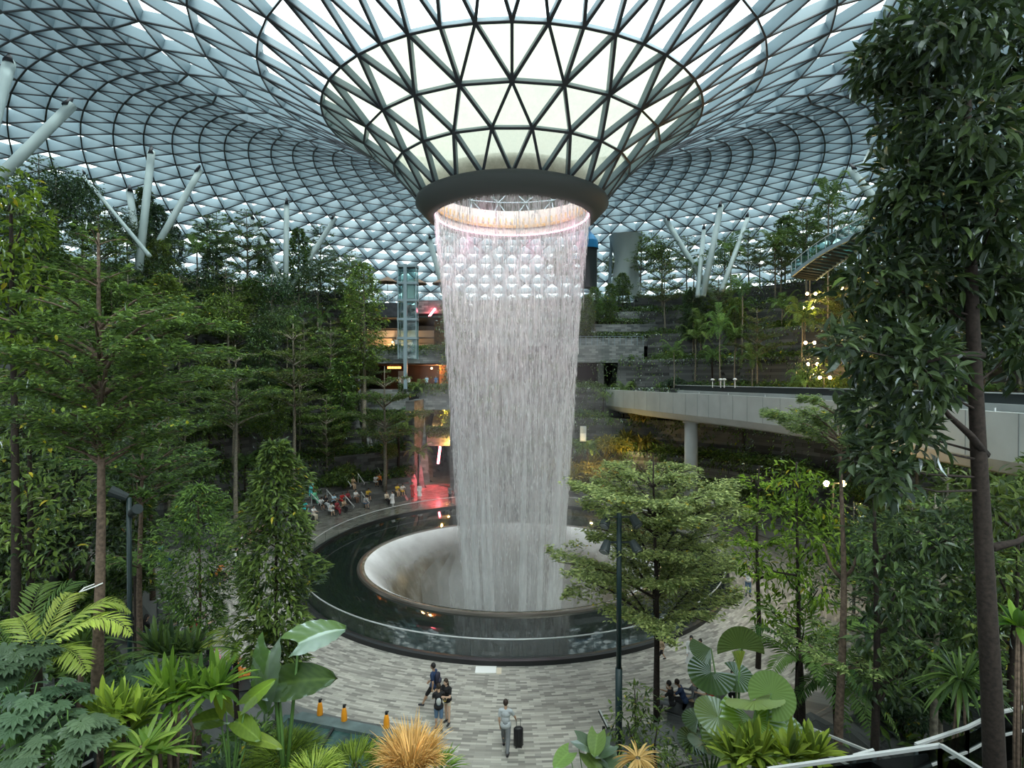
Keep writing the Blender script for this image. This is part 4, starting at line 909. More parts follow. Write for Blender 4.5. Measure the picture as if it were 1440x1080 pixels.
# bright trees, right middle
b = base_of(1122, 17)
tb, fb = blob_tree(206, zpx(650, 17)-b.z, .10, px_blobs(b, 17, [(1115, 675, 34, 26), (1150, 700, 34, 30), (1095, 720, 40, 26), (1135, 760, 42, 32), (1100, 800, 42, 32), (1150, 830, 34, 30), (1085, 860, 34, 26), (1130, 890, 40, 28), (1165, 760, 28, 40), (1060, 790, 24, 20)]), .24, 75, fine=True, wl=.36, inner=.4)
grow('broadleaf_tree', 'bright green leafy tree standing just left of the slim brown trunk', 'tree', b, tb, fb, L_bright, M_barkd)
b = base_of(1068, 24)
tb, fb = umbrella_tree(207, zpx(655, 24)-b.z, .12, lay_px(b, 24, [(800, 55, 6), (760, 62, 6), (715, 50, 6), (680, 45, 5)]), .2, .8)
grow('umbrella_tree', 'bright yellow-green tiered tree right of the pool, between lamp post and slim trunk', 'tree', b, tb, fb, L_bright, M_barkd)
# umbrella tree in front of the pool
b = base_of(925, 20); H = zpx(640, 20)-b.z
tb, fb = umbrella_tree(208, H, .13, lay_px(b, 20, [(850, 120, 8), (805, 130, 9), (765, 105, 7), (722, 115, 8), (695, 125, 9), (668, 75, 6)]), .16, 1.2, fine=True, lean=(-.1, .1), wl=.5)
grow('umbrella_tree', 'pale olive flat-layered tree overlapping the right side of the pool', 'tree', b, tb, fb, L_olive, M_barkd)
# left column trees
b = base_of(388, 16); H = zpx(632, 16)-b.z
tb, fb = column_tree(209, H, .09, 1.0, zpx(960, 16)-b.z, .24, 6500, fine=True, wl=.34)
grow('column_tree', 'narrow dark leafy tree left of the pool, its trunk hidden in leaves', 'tree', b, tb, fb, L_mid, M_barkd)
b = base_of(277, 18); H = zpx(690, 18)-b.z
tb, fb = column_tree(210, H, .09, 1.25, zpx(885, 18)-b.z, .17, 6000, fine=True, wl=.34)
grow('column_tree', 'narrow fine-leaved tree above the seated people on the left', 'tree', b, tb, fb, L_umb, M_bark)
b = base_of(213, 29.6); tb, fb = umbrella_tree(211, zpx(600, 29.6), .15, lay_px(b, 29.6, [(700, 60, 6), (665, 75, 7), (635, 62, 6), (610, 40, 5)]), .22, .9)
grow('umbrella_tree', 'brown bare-stemmed tree standing in a hole in the left paving', 'tree', b, tb, fb, L_umb, M_bark)
b = base_of(197, 19.5); tb, fb = umbrella_tree(212, zpx(560, 19.5)-b.z, .13, lay_px(b, 19.5, [(785, 45, 5), (690, 70, 7), (650, 85, 8), (605, 75, 7), (575, 45, 6)]), .2, .9, fine=True)
grow('umbrella_tree', 'red-brown trunk right of the slender left tree, with flat leafy storeys', 'tree', b, tb, fb, L_umb, M_bark)
b = Vector(gnd(332, 762)); H = zpx(485, b.y); tb, fb = umbrella_tree(213, H, .2, [(zpx(py, b.y), r*b.y/780, nb) for py, r, nb in ((585, 42, 7), (555, 58, 8), (525, 52, 8), (500, 35, 6))], .24, .8)
grow('umbrella_tree', 'tiered tree rising from the low black planter on the left plaza', 'tree', b, tb, fb, L_umb, M_barkg)
t = thing('round_planter', 'low black curved planter bench around the tiered tree, left of the pool', 'planter', b); a = MB(); a.lathe([(1.55, 0), (1.6, .45), (1.2, .47), (1.15, .3), (.05, .3)], sy=.8, n=40); a.build('wall', M_kerb, t); a = MB(); a.lathe([(1.13, .31), (.6, .38), (.05, .4)], sy=.8, n=30); a.build('soil', M_soil, t)
b = base_of(541, 57); tb, fb = umbrella_tree(214, zpx(515, 57)-b.z, .22, [(zpx(py, 57)-b.z, r*57/780, nb) for py, r, nb in ((610, 50, 7), (585, 60, 8), (560, 52, 8), (535, 36, 6))], .26, .7)
grow('umbrella_tree', 'tiered tree with a pale trunk among the far seating, left of the red-lit passage', 'tree', b, tb, fb, L_umb, M_barkg)
b = base_of(413, 51); tb, fb = umbrella_tree(215, zpx(455, 51)-b.z, .2, [(zpx(py, 51)-b.z, r*51/780, nb) for py, r, nb in ((560, 45, 7), (530, 55, 8), (500, 48, 7), (470, 30, 6))], .26, .7)
grow('umbrella_tree', 'tall tiered tree behind the left end of the crowded seating steps', 'tree', b, tb, fb, L_umb, M_barkg)
# climber-covered column left of the gallery
b = base_of(512, 64); tb, fb = column_tree(216, zpx(375, 64)-b.z, .3, 2.1, zpx(520, 64)-b.z, .34, 4200, wl=.5)
grow('climber_column', 'tall green leaf-covered column beside the gallery fronts', 'tree', b, tb, fb, L_umb, M_barkg)

# dense trees at the left edge
for i, (lab, px, Y, lm, lf, Ls) in enumerate((
    ('dense bright-leaved tree filling the upper left edge of the view', 18, 14, L_bright, .24, [(15, 265, 40, 30), (30, 320, 45, 40), (0, 380, 40, 45), (45, 400, 40, 36), (15, 460, 45, 40), (50, 500, 36, 36)]),
    ('dark leafy tree low at the left edge, behind the slender trunk', 40, 14.5, L_mid, .22, [(20, 580, 45, 45), (70, 600, 40, 36), (30, 660, 50, 40), (85, 690, 40, 40), (25, 740, 45, 40), (75, 770, 45, 36), (30, 820, 40, 30)]),
    ('shadowed leafy tree between the two left trunks and the lamp post', 100, 23, L_dark, .26, [(110, 560, 50, 40), (90, 620, 60, 45), (150, 640, 40, 40), (110, 700, 60, 45), (60, 760, 60, 45), (140, 770, 45, 36)]))):
    b = base_of(px, Y); bl = px_blobs(b, Y, Ls); tb, fb = blob_tree(230+i, max(c[2] for c, r in bl), .14, bl, lf, 85, fine=True, inner=.4, wl=.4)
    grow('broadleaf_tree', lab, 'tree', b, tb, fb, lm, M_barkd)
XT = [(-19, 19.5, 'umb1', 1.05), (-23.5, 25, 'umb0', 1.15), (-20, 23, 'col1', 1.0), (-26, 29, 'blob0', 1.1), (-30, 33, 'umb2', 1.2), (-24, 21, 'blob1', 1.1), (-17.5, 25.5, 'col0', .9), (-29, 25, 'col2', 1.3), (-22.3, 29, 'umb3', .95),
      (13.6, 17.5, 'col1', .9), (16.5, 21, 'umb1', .95), (19.5, 25, 'blob0', .9), (17.4, 24, 'umb2', .8), (18.5, 19, 'blob1', .95), (14.5, 22.5, 'blob2', .75), (18.2, 16.5, 'umb0', .9), (17, 27.5, 'umb3', .72), (30, 36, 'umb1', 1.1)]
for i, (x, y, k, q) in enumerate(XT):
    nm, ds, ct = CAT[k[:-1]]; zn = ('in the thicket beyond the slender left tree' if x < 0 else 'in the thicket under the right boughs')
    plant(k, (x, y, ground(x, y)-.05), i*1.3, q, nm, '%s %s' % (ds, zn), ct, '%ss %s' % (ds, zn))
XS = []
R = rng(77)
for i in range(150):
    x, y = -28+56*R.random(), 6+25*R.random()
    if y > 22 and abs(x) < 15 or 3.2 < x < 9.5 and y < 12.5 or -9.5 < x < -5 and y < 10.5: continue
    if abs(x) < max(4.4, .37*y-.4) and y < 24 and x < 0 or x > 0 and x < max(3.4, .27*y-.2): continue
    if abs(x) > y*1.0+1 or math.hypot(x, y-CY)-PR < 3.4 or flat(x, y) or not all((x-a)**2+(y-b_)**2 > 1.5 for a, b_ in XS): continue
    XS.append((x, y)); k = ['bush0', 'bush1', 'bush2', 'bush0', 'strap0', 'fern0'][R.integers(6)]; nm, ds, ct = CAT[k[:-1]]
    top = ground(x, y)+1.4*.8; 
    if k == 'fern0' and y < 14: k = 'bush1'; nm, ds, ct = CAT['bush']
    if top > CAMZ-.30*y: continue
    zn = 'on the near %s bank below the viewpoint' % ('left' if x < 0 else 'right')
    plant(k, (x, y, ground(x, y)-.05), R.random()*6, .75+.35*R.random(), nm, '%s %s' % (ds, zn), ct, '%ss %s' % (ds, zn))

def stalk(t, top, base, r=.025, m=None):
    a = MB(); mid = (np.asarray(top)+np.asarray(base))/2+np.array([.02, -.03, .08]); a.tube([base, mid, top], [r*1.5, r*1.2, r*.7], 6); return a.build('stalk', m or M_stalk, t, True)
M_stalk = plain('green_stalk', (.10, .20, .05), .5)
# elephant ears
b = base_of(398, 11); t = thing('elephant_ear', 'large elephant-ear plant with three huge dark leaves beside the left paving', 'plant', b)
for px, py, L_, W, az, pitch, v in ((380, 915, 1.15, .78, -2.0, -1.0, .25), (420, 905, .95, .85, .4, -.2, .55), (392, 962, 1.25, .70, .25, .42, .15)):
    c = np.array(at(px, py, 11)-b); 
    d = {380: (-.10, -.35, -1.0), 420: (.8, .5, .25), 392: (1.0, -.35, .35)}[px]; up = {380: (-.5, -1, .4), 420: (-.3, -.6, 1), 392: (-.2, -.9, .8)}[px]
    a = MB(); heart_leaf(a, c, d, up, L_, W, v); a.build('leaf', L_mid, t, True); stalk(t, c, (0, 0, 0), .03)
for px, py, L_, W, d, up in ((455, 0, 0, 0, 0, 0),): pass
def leafy(name, label, px, Y, items, lm, heart=True):
    b = base_of(px, Y); t = thing(name, label, 'plant', b)
    for x, y, L_, W, d, up, v in items:
        c = np.array(at(x, y, Y)-b); a = MB(); heart_leaf(a, c, d, up, L_, W, v, .012); a.build('leaf', lm, t, True); stalk(t, c, (0, 0, 0), .018)
    return t
leafy('banana_leaf_plant', 'paddle-leaved plant between the strap-leaved clumps and the elephant ears', 322, 10.5, [(318, 1000, .65, .34, (-.2, -.2, 1), (0, -1, .2), .5), (345, 990, .75, .30, (.7, -.2, .7), (-.3, -1, .4), .6), (310, 1010, .55, .40, (-.9, -.3, .1), (0, -.6, 1), .25), (335, 1015, .6, .36, (.8, -.4, -.2), (0, -.6, 1), .35), (350, 1035, .7, .25, (1, -.2, -.1), (0, -.5, 1), .6)], L_bright)
# strap-leaved clumps
def clump(name, label, px, py, Y, mb, lm, nst=4, h=None, r=.35):
    p = at(px, py, Y); g = ground(p.x, p.y); t = thing(name, label, 'plant', (p.x, p.y, g)); hh = p.z-g; R = rng(int(px)); s = MB()
    for i in range(nst): q = R.normal(size=2)*r*.4; s.tube([(q[0]*.6, q[1]*.6, -.1), (q[0], q[1], hh*.6), (q[0]*.4, q[1]*.4, hh)], [.03, .026, .02], 6)
    s.build('stem', M_bark, t, True); o = mb.build('foliage', lm, t); o.location = (0, 0, hh); return t
clump('cordyline', 'biggest lime-green strap-leaved clump at the lower left', 245, 985, 10, rosette(301, 34, .78, .10, heads=((0, 0, 0), (.38, .1, .05), (.68, .15, .12), (-.2, .1, .1))), L_bright)
clump('cordyline', 'yellow-green strap-leaved clump against the slender left trunk', 165, 1005, 9.2, rosette(302, 30, .62, .085, heads=((0, 0, 0), (.25, .1, -.1), (-.25, 0, 0), (.1, 0, -.35))), L_bright)
clump('cordyline', 'dark strap-leaved clump behind the biggest lime-green clump', 240, 925, 13.5, rosette(303, 40, .95, .10, heads=((0, 0, 0), (.4, .2, 0), (-.4, .1, .1))), L_mid)
clump('cordyline', 'yellowish leaning strap-leaved clump at the bottom of the left foliage', 200, 1050, 8.6, rosette(304, 22, .6, .09, rise=(.1, .9), heads=((0, 0, 0), (.2, 0, -.1))), L_lime)
clump('agave', 'spiky upright clump in front of the left forest floor', 115, 905, 12, rosette(305, 36, .8, .08, rise=(.5, 1.5)), L_mid)
clump('strap_plant', 'bright strap-leaved clump at the bottom right, below the fan palms', 1065, 1062, 10.5, rosette(306, 40, .75, .12, rise=(.3, 1.45), heads=((0, 0, 0), (.6, 0, -.05), (-.4, 0, -.1), (1.1, .1, -.1))), L_bright)
clump('birds_nest_fern', 'spiky rosette plant beside the thick dark trunk on the right', 1352, 955, 11, rosette(307, 60, .8, .07, rise=(.0, 1.3), bend=(.2, .8)), L_mid)
clump('birds_nest_fern', 'light green rosette at the right edge, low beside the trunk', 1432, 880, 10, rosette(308, 24, .6, .13, rise=(.1, 1.2)), L_bright)
# papyrus and grasses
clump('papyrus', 'rounded tufted grass clump left of the dark stone ledge', 400, 1062, 11.5, grass(311, 900, .55, .018, .45, 1.6), L_bright)
clump('papyrus', 'low tufted grass clump in front of the dark stone ledge', 498, 1075, 12.5, grass(312, 800, .5, .022, .5, 1.6), L_bright)
clump('papyrus', 'small tufted grass clump at the bottom edge, left of the paving', 440, 1085, 11, grass(315, 400, .45, .02, .35, 1.6), L_lime)
clump('dry_grass', 'orange-brown dried grass clump at the bottom centre', 578, 1080, 12.0, grass(313, 800, 1.05, .026, .30, .55), L_dry)
clump('dry_grass_leaves', 'yellow-green leafy tufts beside the dried grass', 612, 1080, 12.2, grass(314, 200, .55, .035, .35, 1.5), L_lime)
# ferns on the left
for i, (lab, px, py, Y, fr) in enumerate((('large tree fern with yellow-green fronds arching behind the slender left trunk', 52, 925, 10.5, [(.15, 1.9, .55), (.55, 1.7, .7), (-.35, 1.6, .35), (2.6, 1.4, .6), (3.4, 1.3, .3), (1.6, 1.3, .9), (-1.1, 1.2, .4), (4.4, 1.1, .4)]),
    ('upright fern with dark ladder-like fronds at the left edge', 25, 945, 12.5, [(1.2, 1.7, 1.2), (1.9, 1.8, 1.1), (.5, 1.6, .9), (2.8, 1.5, .8), (4, 1.2, .6)]),
    ('pale tree fern behind the dark lamp pole on the left', 190, 805, 21, [(k*1.05, 1.5, .55) for k in range(7)]),
    ('tree fern with broad pale fronds near the seated people', 330, 905, 16, [(k*1.2+.3, 1.35, .35) for k in range(6)]))):
    p = at(px, py, Y); g = ground(p.x, p.y); t = thing('tree_fern', lab, 'fern', (p.x, p.y, g)); R = rng(320+i)
    s = MB(); s.tube([(0, 0, -.1), (.05, 0, (p.z-g)*.5), (0, 0, p.z-g)], [.09, .08, .07], 8); s.build('trunk', M_barkd, t, True)
    for a_, L_, ri in fr:
        f = MB(); frond(f, R, (0, 0, p.z-g), a_, L_, ri, 26, .07, .55, .7, var=.5+.4*R.random()); f.build('frond', [L_lime, L_mid, L_palm, L_bright][i], t)
# lobed philodendrons
for i, (lab, px, py, Y, r) in enumerate((('bluish lobed-leaf shrub in the bottom left corner', 35, 1010, 8.5, .75), ('bluish lobed-leaf shrub left of the leaning yellow clump', 95, 1040, 8.2, .6), ('bluish shrub under the large tree fern', 20, 940, 9.5, .6), ('low bluish shrub right of the slender trunk', 190, 960, 12, .7))):
    p = at(px, py, Y); g = ground(p.x, p.y); t = thing('philodendron', lab, 'shrub', (p.x, p.y, g)); R = rng(340+i); s = MB(); f = MB()
    for k in range(46):
        v = rdir(R, 1)[0]; v[2] = abs(v[2])*.8; c = np.array([0, 0, p.z-g])+v*r*(.5+.5*R.random()); s.tube([(0, 0, 0), c*np.array([.4, .4, .8]), c], .012, 4, cap=False)
        n = 9; tt = np.linspace(-1.9, 1.9, n); d0 = nrm(np.array([v[0], v[1], -.2])); sd = nrm(np.cross(d0, (0, 0, 1.))); u = np.cross(sd, d0)
        dd = d0*np.cos(tt)[:, None]+sd*np.sin(tt)[:, None]; leaves(f, c+d0*.03+0*dd, dd, np.broadcast_to(u, (n, 3)), .24*(1-.25*np.abs(tt)/1.9), .085, np.full(n, .3+.5*R.random()), True, .2, .1)
    s.build('stem', M_stalk, t, True); f.build('foliage', L_blue, t)
# fan palms
b = base_of(1060, 12); t = thing('fan_palm', 'large fan palm with big round pleated leaves at the lower right', 'palm', b)
for px, py, r, d, up, v, lm in ((1062, 985, .62, (.1, -.8, .25), (0, -.5, 1), .55, L_bright), (1058, 1012, .70, (0, -.9, -.5), (0, -.35, 1), .35, L_bright), (1010, 1008, .55, (-.9, -.4, .1), (0, -.5, 1), .5, L_palm), (1095, 1030, .58, (.9, -.5, -.2), (-.1, -.5, 1), .6, L_palm), (1020, 1035, .5, (-.9, -.6, -.3), (0, -.5, 1), .5, L_palm), (1085, 975, .5, (.7, .4, .5), (-.2, -.9, .6), .8, L_palm)):
    c = np.array(at(px, py, 12)-b); a = MB(); fan_leaf(a, c, d, up, r, 26, 5.2, .012, .12, v); a.build('leaf', lm, t); stalk(t, c, (0, 0, 0))
b = base_of(1035, 14.5); t = thing('fan_palm', 'smaller fan palm with an upright lime spear leaf, in front of the right paving', 'palm', b)
for px, py, r, d, up, v, arc in ((1041, 912, .62, (0, .2, 1), (0, -1, .2), .55, 3.4), (1000, 945, .6, (-.8, -.5, -.3), (0, -.5, 1), .15, 5), (1035, 950, .45, (.9, -.5, -.2), (0, -.5, 1), .3, 5), (1000, 912, .55, (-1, -.1, -.05), (0, -.3, 1), .2, 2.0)):
    c = np.array(at(px, py, 14.5)-b); a = MB(); fan_leaf(a, c, d, up, r, 20, arc, .012, .1, v); a.build('leaf', L_palm, t); stalk(t, c, (0, 0, 0))
c = np.array(at(1039, 945, 14.3)-b); a = MB(); fan_leaf(a, c, (0, 0, 1), (0, -1, 0), .62, 6, .6, .03, .0, .7); a.build('spear_leaf', L_lime, t); stalk(t, c, (0, 0, 0))
b = base_of(1000, 17); t = thing('fan_palm', 'low dark fan palm right of the seated group at the lower right', 'palm', b)
for k in range(6): c = np.array([.5*math.cos(k), .5*math.sin(k), 1.3+.2*(k % 3)]); a = MB(); fan_leaf(a, c, (math.cos(k), math.sin(k), .2), (0, -.3, 1), .5, 18, 4.6, .012, .1, .3); a.build('leaf', L_mid, t); stalk(t, c, (0, 0, 0))
# monstera and shrub by the lamp post
b = base_of(835, 14.5); t = thing('monstera', 'broad split-leaved plant left of the foot of the tall lamp post', 'plant', b)
R = rng(350)
for k, (px, py) in enumerate(((812, 1040), (840, 1032), (858, 1048), (825, 1060), (850, 1066), (800, 1058), (868, 1062))):
    c = np.array(at(px, py, 14.5)-b); a = MB(); heart_leaf(a, c, (math.cos(k*1.7), -.4, -.25), (0, -.4, 1), .55, .48, .5+.05*k, .0, .2); a.build('leaf', [L_blue, L_palm][k % 2], t, True); stalk(t, c, (0, 0, 0), .015)
b = base_of(893, 17); tb, fb = blob_tree(351, 2.9, .05, [((0, 0, 1.0), (.75, .6, .7)), ((-.2, 0, 1.9), (.7, .6, .6)), ((.35, 0, 2.3), (.6, .6, .55)), ((.1, 0, 2.7), (.4, .4, .4)), ((.7, 0, 1.2), (.6, .6, .7))], .20, 80, fine=True, wl=.36)
grow('leafy_shrub', 'upright dark-leaved shrub beside the tall lamp post', 'shrub', b, tb, fb, L_mid, M_barkd)
b = base_of(925, 15.5); tb, fb = blob_tree(352, 1.6, .05, [((0, 0, .7), (.9, .6, .6)), ((.7, 0, .6), (.7, .6, .5)), ((-.6, 0, .3), (.6, .5, .4))], .13, 120, fine=True, wl=.4)
grow('leafy_shrub', 'low fine-leaved shrub at the bottom, right of the tall lamp post', 'shrub', b, tb, fb, L_mid, M_barkd)
clump('dead_frond', 'drooping straw-coloured dead palm frond at the bottom edge', 897, 1066, 13, rosette(353, 60, .5, .05, rise=(-.2, .6), bend=(.4, .8)), L_dry)

# lights, posts, rails, ledge
t = thing('lamp_post', 'tall dark lamp post with four spotlights before the pool', 'lamp post', (at(870, 1075, 18.1).x, 18.1, 0)); Hh = zpx(722, 18.1)
a = MB(); a.tube([(0, 0, 0), (0, 0, 3.1)], .115, 16); a.tube([(0, 0, 3.1), (0, 0, Hh)], .085, 16); a.build('pole', plain('post_green', (.015, .035, .038), .4), t, True)
for z in (Hh-.12, Hh-.95):
    a = MB(); a.box((0, 0, z), (1.0, .08, .05)); a.build('cross_arm', M_dark, t)
    for s in (-1, 1): a = MB(); a.tube([(s*.40, -.10, z+.05), (s*.55, -.35, z-.22)], [.12, .17], 14); h = a.build('spotlight', M_dark, t); a = MB(); a.tube([(s*.552, -.355, z-.222), (s*.556, -.36, z-.228)], .14, 14); a.build('lens', plain('lens', (.2, .22, .24), .1) if 'lens' not in bpy.data.materials else bpy.data.materials['lens'], h)
t = thing('lamp_post', 'thin dark teal lamp pole standing between the two left trunks', 'lamp post', (at(182, 800, 17).x, 17, base_of(182, 17).z)); a = MB(); h_ = zpx(700, 17)-t.location.z; a.tube([(0, 0, 0), (0, 0, h_)], .07, 12); a.build('pole', bpy.data.materials['post_green'], t, True)
a = MB(); a.tube([(-.05, 0, h_), (-.45, -.2, h_+.25)], [.12, .18], 12); a.build('spotlight', M_dark, t); a = MB(); a.tube([(.05, 0, h_-.5), (.4, -.2, h_-.3)], [.1, .16], 12); a.build('spotlight', M_dark, t)
t = thing('lectern_sign', 'black information post with a slanted panel left of the lamp post', 'sign', (at(849, 1040, 18.2).x, 18.2, 0)); a = MB(); a.box((0, 0, .55), (.09, .07, 1.1)); a.build('post', M_black, t); a = MB(); a.bar((-.13, .15, 1.55), (.13, -.18, 1.12), .10, .04); a.build('panel', M_kerb, t); a = MB(); a.bar((-.12, .15, 1.575), (.13, -.17, 1.15), .06, .012); a.build('reading_face', M_conc, t)
# stone ledge with orange markers
t = thing('stone_ledge', 'dark blue-green stone ledge and roof slab at the bottom, left of the paving', 'ledge', (0, 0, 0))
P_ = lambda px, py, z: tuple(gnd(px, py, z)); z = .9
c0, c1, c2, c3, c4_ = P_(425, 1003, z), P_(565, 1030, z), P_(535, 1110, z), P_(330, 1110, z), P_(400, 1003, z)
def slab(q, z0, z1): a = MB(); v = [(x, y, z0) for x, y, _ in q]+[(x, y, z1) for x, y, _ in q]; n = len(q); a.add(v, [np.array([list(range(n))[::-1]]), np.array([list(range(n, 2*n))])]+[np.array([(i, (i+1) % n, n+(i+1) % n, n+i) for i in range(n)])]); return a
ms = plain('wet_slate', (.035, .075, .07), .25, noise=.5, scale=2.5)
slab([c3, c2, c1, c0, c4_], 0, z-.05).build('body', ms, t)
slab([P_(405, 1012, z), P_(556, 1042, z), P_(565, 1030, z), P_(425, 1003, z)][::1], z-.05, z+.06).build('rim', plain('ledge_stone', (.10, .14, .14), .5, noise=.3, scale=2), t)
a = MB(); a.bar(P_(470, 1022, z+.02), P_(430, 1085, z+.02), .08, .05); a.build('joint', M_kerb, t)
a = MB(); a.bar(P_(565, 1032, z+.05), P_(530, 1110, z+.05), .14, .16); a.build('edge_beam', M_kerb, t)
for i, (px, py) in enumerate(((450, 1006), (484, 1014), (543.5, 1024))):
    p = gnd(px, py, .93); t = thing('orange_marker', ['orange bottle-shaped marker with a dark cap, farthest left on the stone ledge', 'orange bottle-shaped marker with a dark cap, middle of the three on the ledge', 'orange bottle-shaped marker with a dark cap, nearest the dried grass'][i], 'marker', p, group='orange markers along the stone ledge')
    a = MB(); a.lathe([(.001, 0), (.10, .01), (.105, .05), (.095, .25), (.07, .40), (.045, .48), (.001, .49)], n=20); a.build('body', plain('orange', (.85, .33, .02), .4) if i == 0 else bpy.data.materials['orange'], t, True)
    a = MB(); a.lathe([(.05, .47), (.05, .56), (.001, .58)], n=14); a.bar((0, 0, .52), (.07, 0, .57), .03, .04); a.build('cap', M_black, t)
def railing(name, label, pts, h=1.0, lower=(.45,), post=1.6, glassy=True):
    t = thing(name, label, 'railing', (0, 0, 0)); pts = [np.asarray(p, float) for p in pts]; 
    for p, q in zip(pts[:-1], pts[1:]):
        a = MB(); a.bar(p, q, .055, .045); a.build('top_rail', M_rail, t)
        for lo in lower: a = MB(); a.bar(p-np.array([0, 0, lo]), q-np.array([0, 0, lo]), .045, .045); a.build('lower_rail', M_rail, t)
        n = max(1, int(np.linalg.norm(q-p)/post))
        for k in range(n+1): r = p+(q-p)*k/n; a = MB(); a.box(r-np.array([0, 0, h/2+.03]), (.05, .05, h)); a.build('post', M_dark, t)
        if glassy: a = MB(); a.bar(p-np.array([0, 0, h*.5+.05]), q-np.array([0, 0, h*.5+.05]), .012, h*.85); a.build('side_panel', pane('smoked', (.25, .28, .28), .10) if 'smoked' not in bpy.data.materials else bpy.data.materials['smoked'], t)
railing('stair_railing', 'pale steel stair railing crossing the bottom right corner', [at(1080, 1082, 8.6), at(1323, 1048, 7.8), at(1385, 1086, 6.8)])
railing('stair_railing', 'farther steel railing rising behind the corner railing at lower right', [at(1201, 1063, 10.2), at(1229, 1055, 10.2)], glassy=False)
railing('stair_railing', 'sloping steel railing climbing towards the thick dark trunk', [at(1288, 1047, 9.6), at(1360, 1023, 10.2), at(1400, 1003, 10.6), at(1460, 990, 10.8)])
railing('stair_railing', 'dark glazed stair side sloping down behind the right shrubs', [at(1130, 1020, 13), at(1230, 1060, 11)])
railing('stair_railing', 'thin bright rails glimpsed low in the left foliage', [at(70, 968, 11), at(105, 957, 12)], lower=(.2,))
railing('stair_railing', 'bright rails slanting up at the bottom left behind the shrubs', [at(40, 1085, 9), at(95, 1055, 9.6), at(132, 1036, 10)], lower=(.2, .4))
railing('stair_railing', 'steel rail beside the seated people on the left', [at(222, 842, 22), at(250, 850, 21.5)], lower=(.35,), glassy=False)
t = thing('stair_landing', 'grey concrete stair landing seen between railings at the bottom right', 'landing', (0, 0, 0), kind=None)
q = [at(1180, 1100, 9.2), at(1330, 1100, 8.8), at(1420, 1050, 10.8), at(1300, 1060, 11.2)]; zz = min(p.z for p in q)-.5
slab([(p.x, p.y, 0) for p in q], zz-.3, zz).build('slab', M_conc, t); a = MB(); a.box(((q[0].x+q[2].x)/2, (q[0].y+q[2].y)/2, zz/2-.15), (.6, .6, zz-.3)); a.build('pier', M_conc, t)

# floodlight clusters on the right hillside
for i, (px, py, Y) in enumerate(((1141, 413, 60), (1137, 433, 60), (1190, 405, 55), (1228, 402, 55), (1139, 482, 56), (1143, 512, 55), (1202, 512, 52), (1160, 531, 50), (1270, 400, 50), (1225, 452, 50), (1174, 680, 30))):
    p = at(px, py, Y); t = thing('floodlight', 'warm %s floodlight cluster on the right hillside' % ['highest', 'second highest', 'upper middle', 'foliage-framed', 'wall-side', 'lower', 'lower right', 'lowest', 'farthest right', 'half-hidden', 'isolated low'][i], 'lamp', p, group='warm floodlights on the right hillside')
    for k, dx in enumerate((-.45, .45)):
        a = MB(); a.ball((dx, 0, 0), (.16, .12, .16), 10, 6); a.build('lamp_head', glow('warm_lamp', (1, .62, .22), 26) if 'warm_lamp' not in bpy.data.materials else bpy.data.materials['warm_lamp'], t, True)
    a = MB(); a.bar((-.6, .12, 0), (.6, .12, 0), .06, .06); a.tube([(0, .15, 0), (0, .15, -2.5)], .05, 6); a.build('bracket', M_dark, t)
    l = bpy.data.lights.new('flood', 'POINT'); l.energy = 110; l.color = (1, .58, .2); l.shadow_soft_size = .1; o = bpy.data.objects.new('flood', l); C.objects.link(o); o.location = p+Vector((0, -1.0, -.3))
for (x, y, z, e) in ((8.5, 60, 4.2, 130), (13, 60.5, 4.7, 130), (15, 34, 4.5, 60)):
    l = bpy.data.lights.new('undercroft_lamp', 'POINT'); l.energy = e; l.color = (1, .7, .25); l.shadow_soft_size = .1; o = bpy.data.objects.new('undercroft_lamp', l); C.objects.link(o); o.location = (x, y, z)
# shrubs under the viaduct, the yellow lamplight painted into their leaf colour
R = rng(360)
for i in range(26):
    x, y = 5.0+11*R.random(), 60+5*R.random(); nm, ds, ct = CAT['bush']; k = ['goldlit0', 'goldlit1'][i % 2]
    if k not in PROTO: PROTO[k] = (PROTO['bush0'][0], [rosette(361, 50, 1.3, .16, .5, (-.2, 1.3), (.2, .7)), bush(362, 1.1, 700, .30)][i % 2].mesh('foliage', L_goldlit))
    plant(k, (x, y, ground(x, y)+R.random()*2.0*(1-i % 2)*.3), R.random()*6, .9+.7*R.random(), 'shrub', 'golden-lit leafy shrub under the viaduct beside the waterfall', 'shrub', 'golden-lit shrubs under the viaduct')
# slender trees and hedges right of the waterfall
for i, (px, Y) in enumerate(((824, 77), (836, 79), (858, 80), (875, 83))):
    x = (px-720)/780*Y; b = Vector((x, Y, 17.0+max(0, (Y-77))*.7)); plant(['col0', 'col2'][i % 2], b, i*2, .82, 'column_tree', ['bushy slim-stemmed tree right of the waterfall, first from the water', 'bushy slim-stemmed tree right of the waterfall, second from the water', 'bushy slim-stemmed tree right of the waterfall, third from the water', 'bushy slim-stemmed tree right of the waterfall, farthest from the water'][i], 'tree')
hm = MB(); R = rng(370)
for z, y in ((18.1, 77.3), (20.3, 80.2), (22.5, 83.3)):
    t = thing('hedge', {18.1: 'lowest clipped hedge row behind the stone band', 20.3: 'middle clipped hedge row behind the stone band', 22.5: 'highest clipped hedge row behind the stone band'}[z], 'hedge', (0, y, z)); n = 5000; f = MB()
    p = np.stack([-6+30*R.random(n), R.normal(size=n)*.45, .9*R.random(n)], -1); leaves(f, p, rdir(R, n), rdir(R, n), .28, .14, varr(R, n)); f.build('foliage', L_mid, t)
    f = MB(); f.box((9, 0, .25), (30, .5, .5)); f.build('soil', M_soil, t)
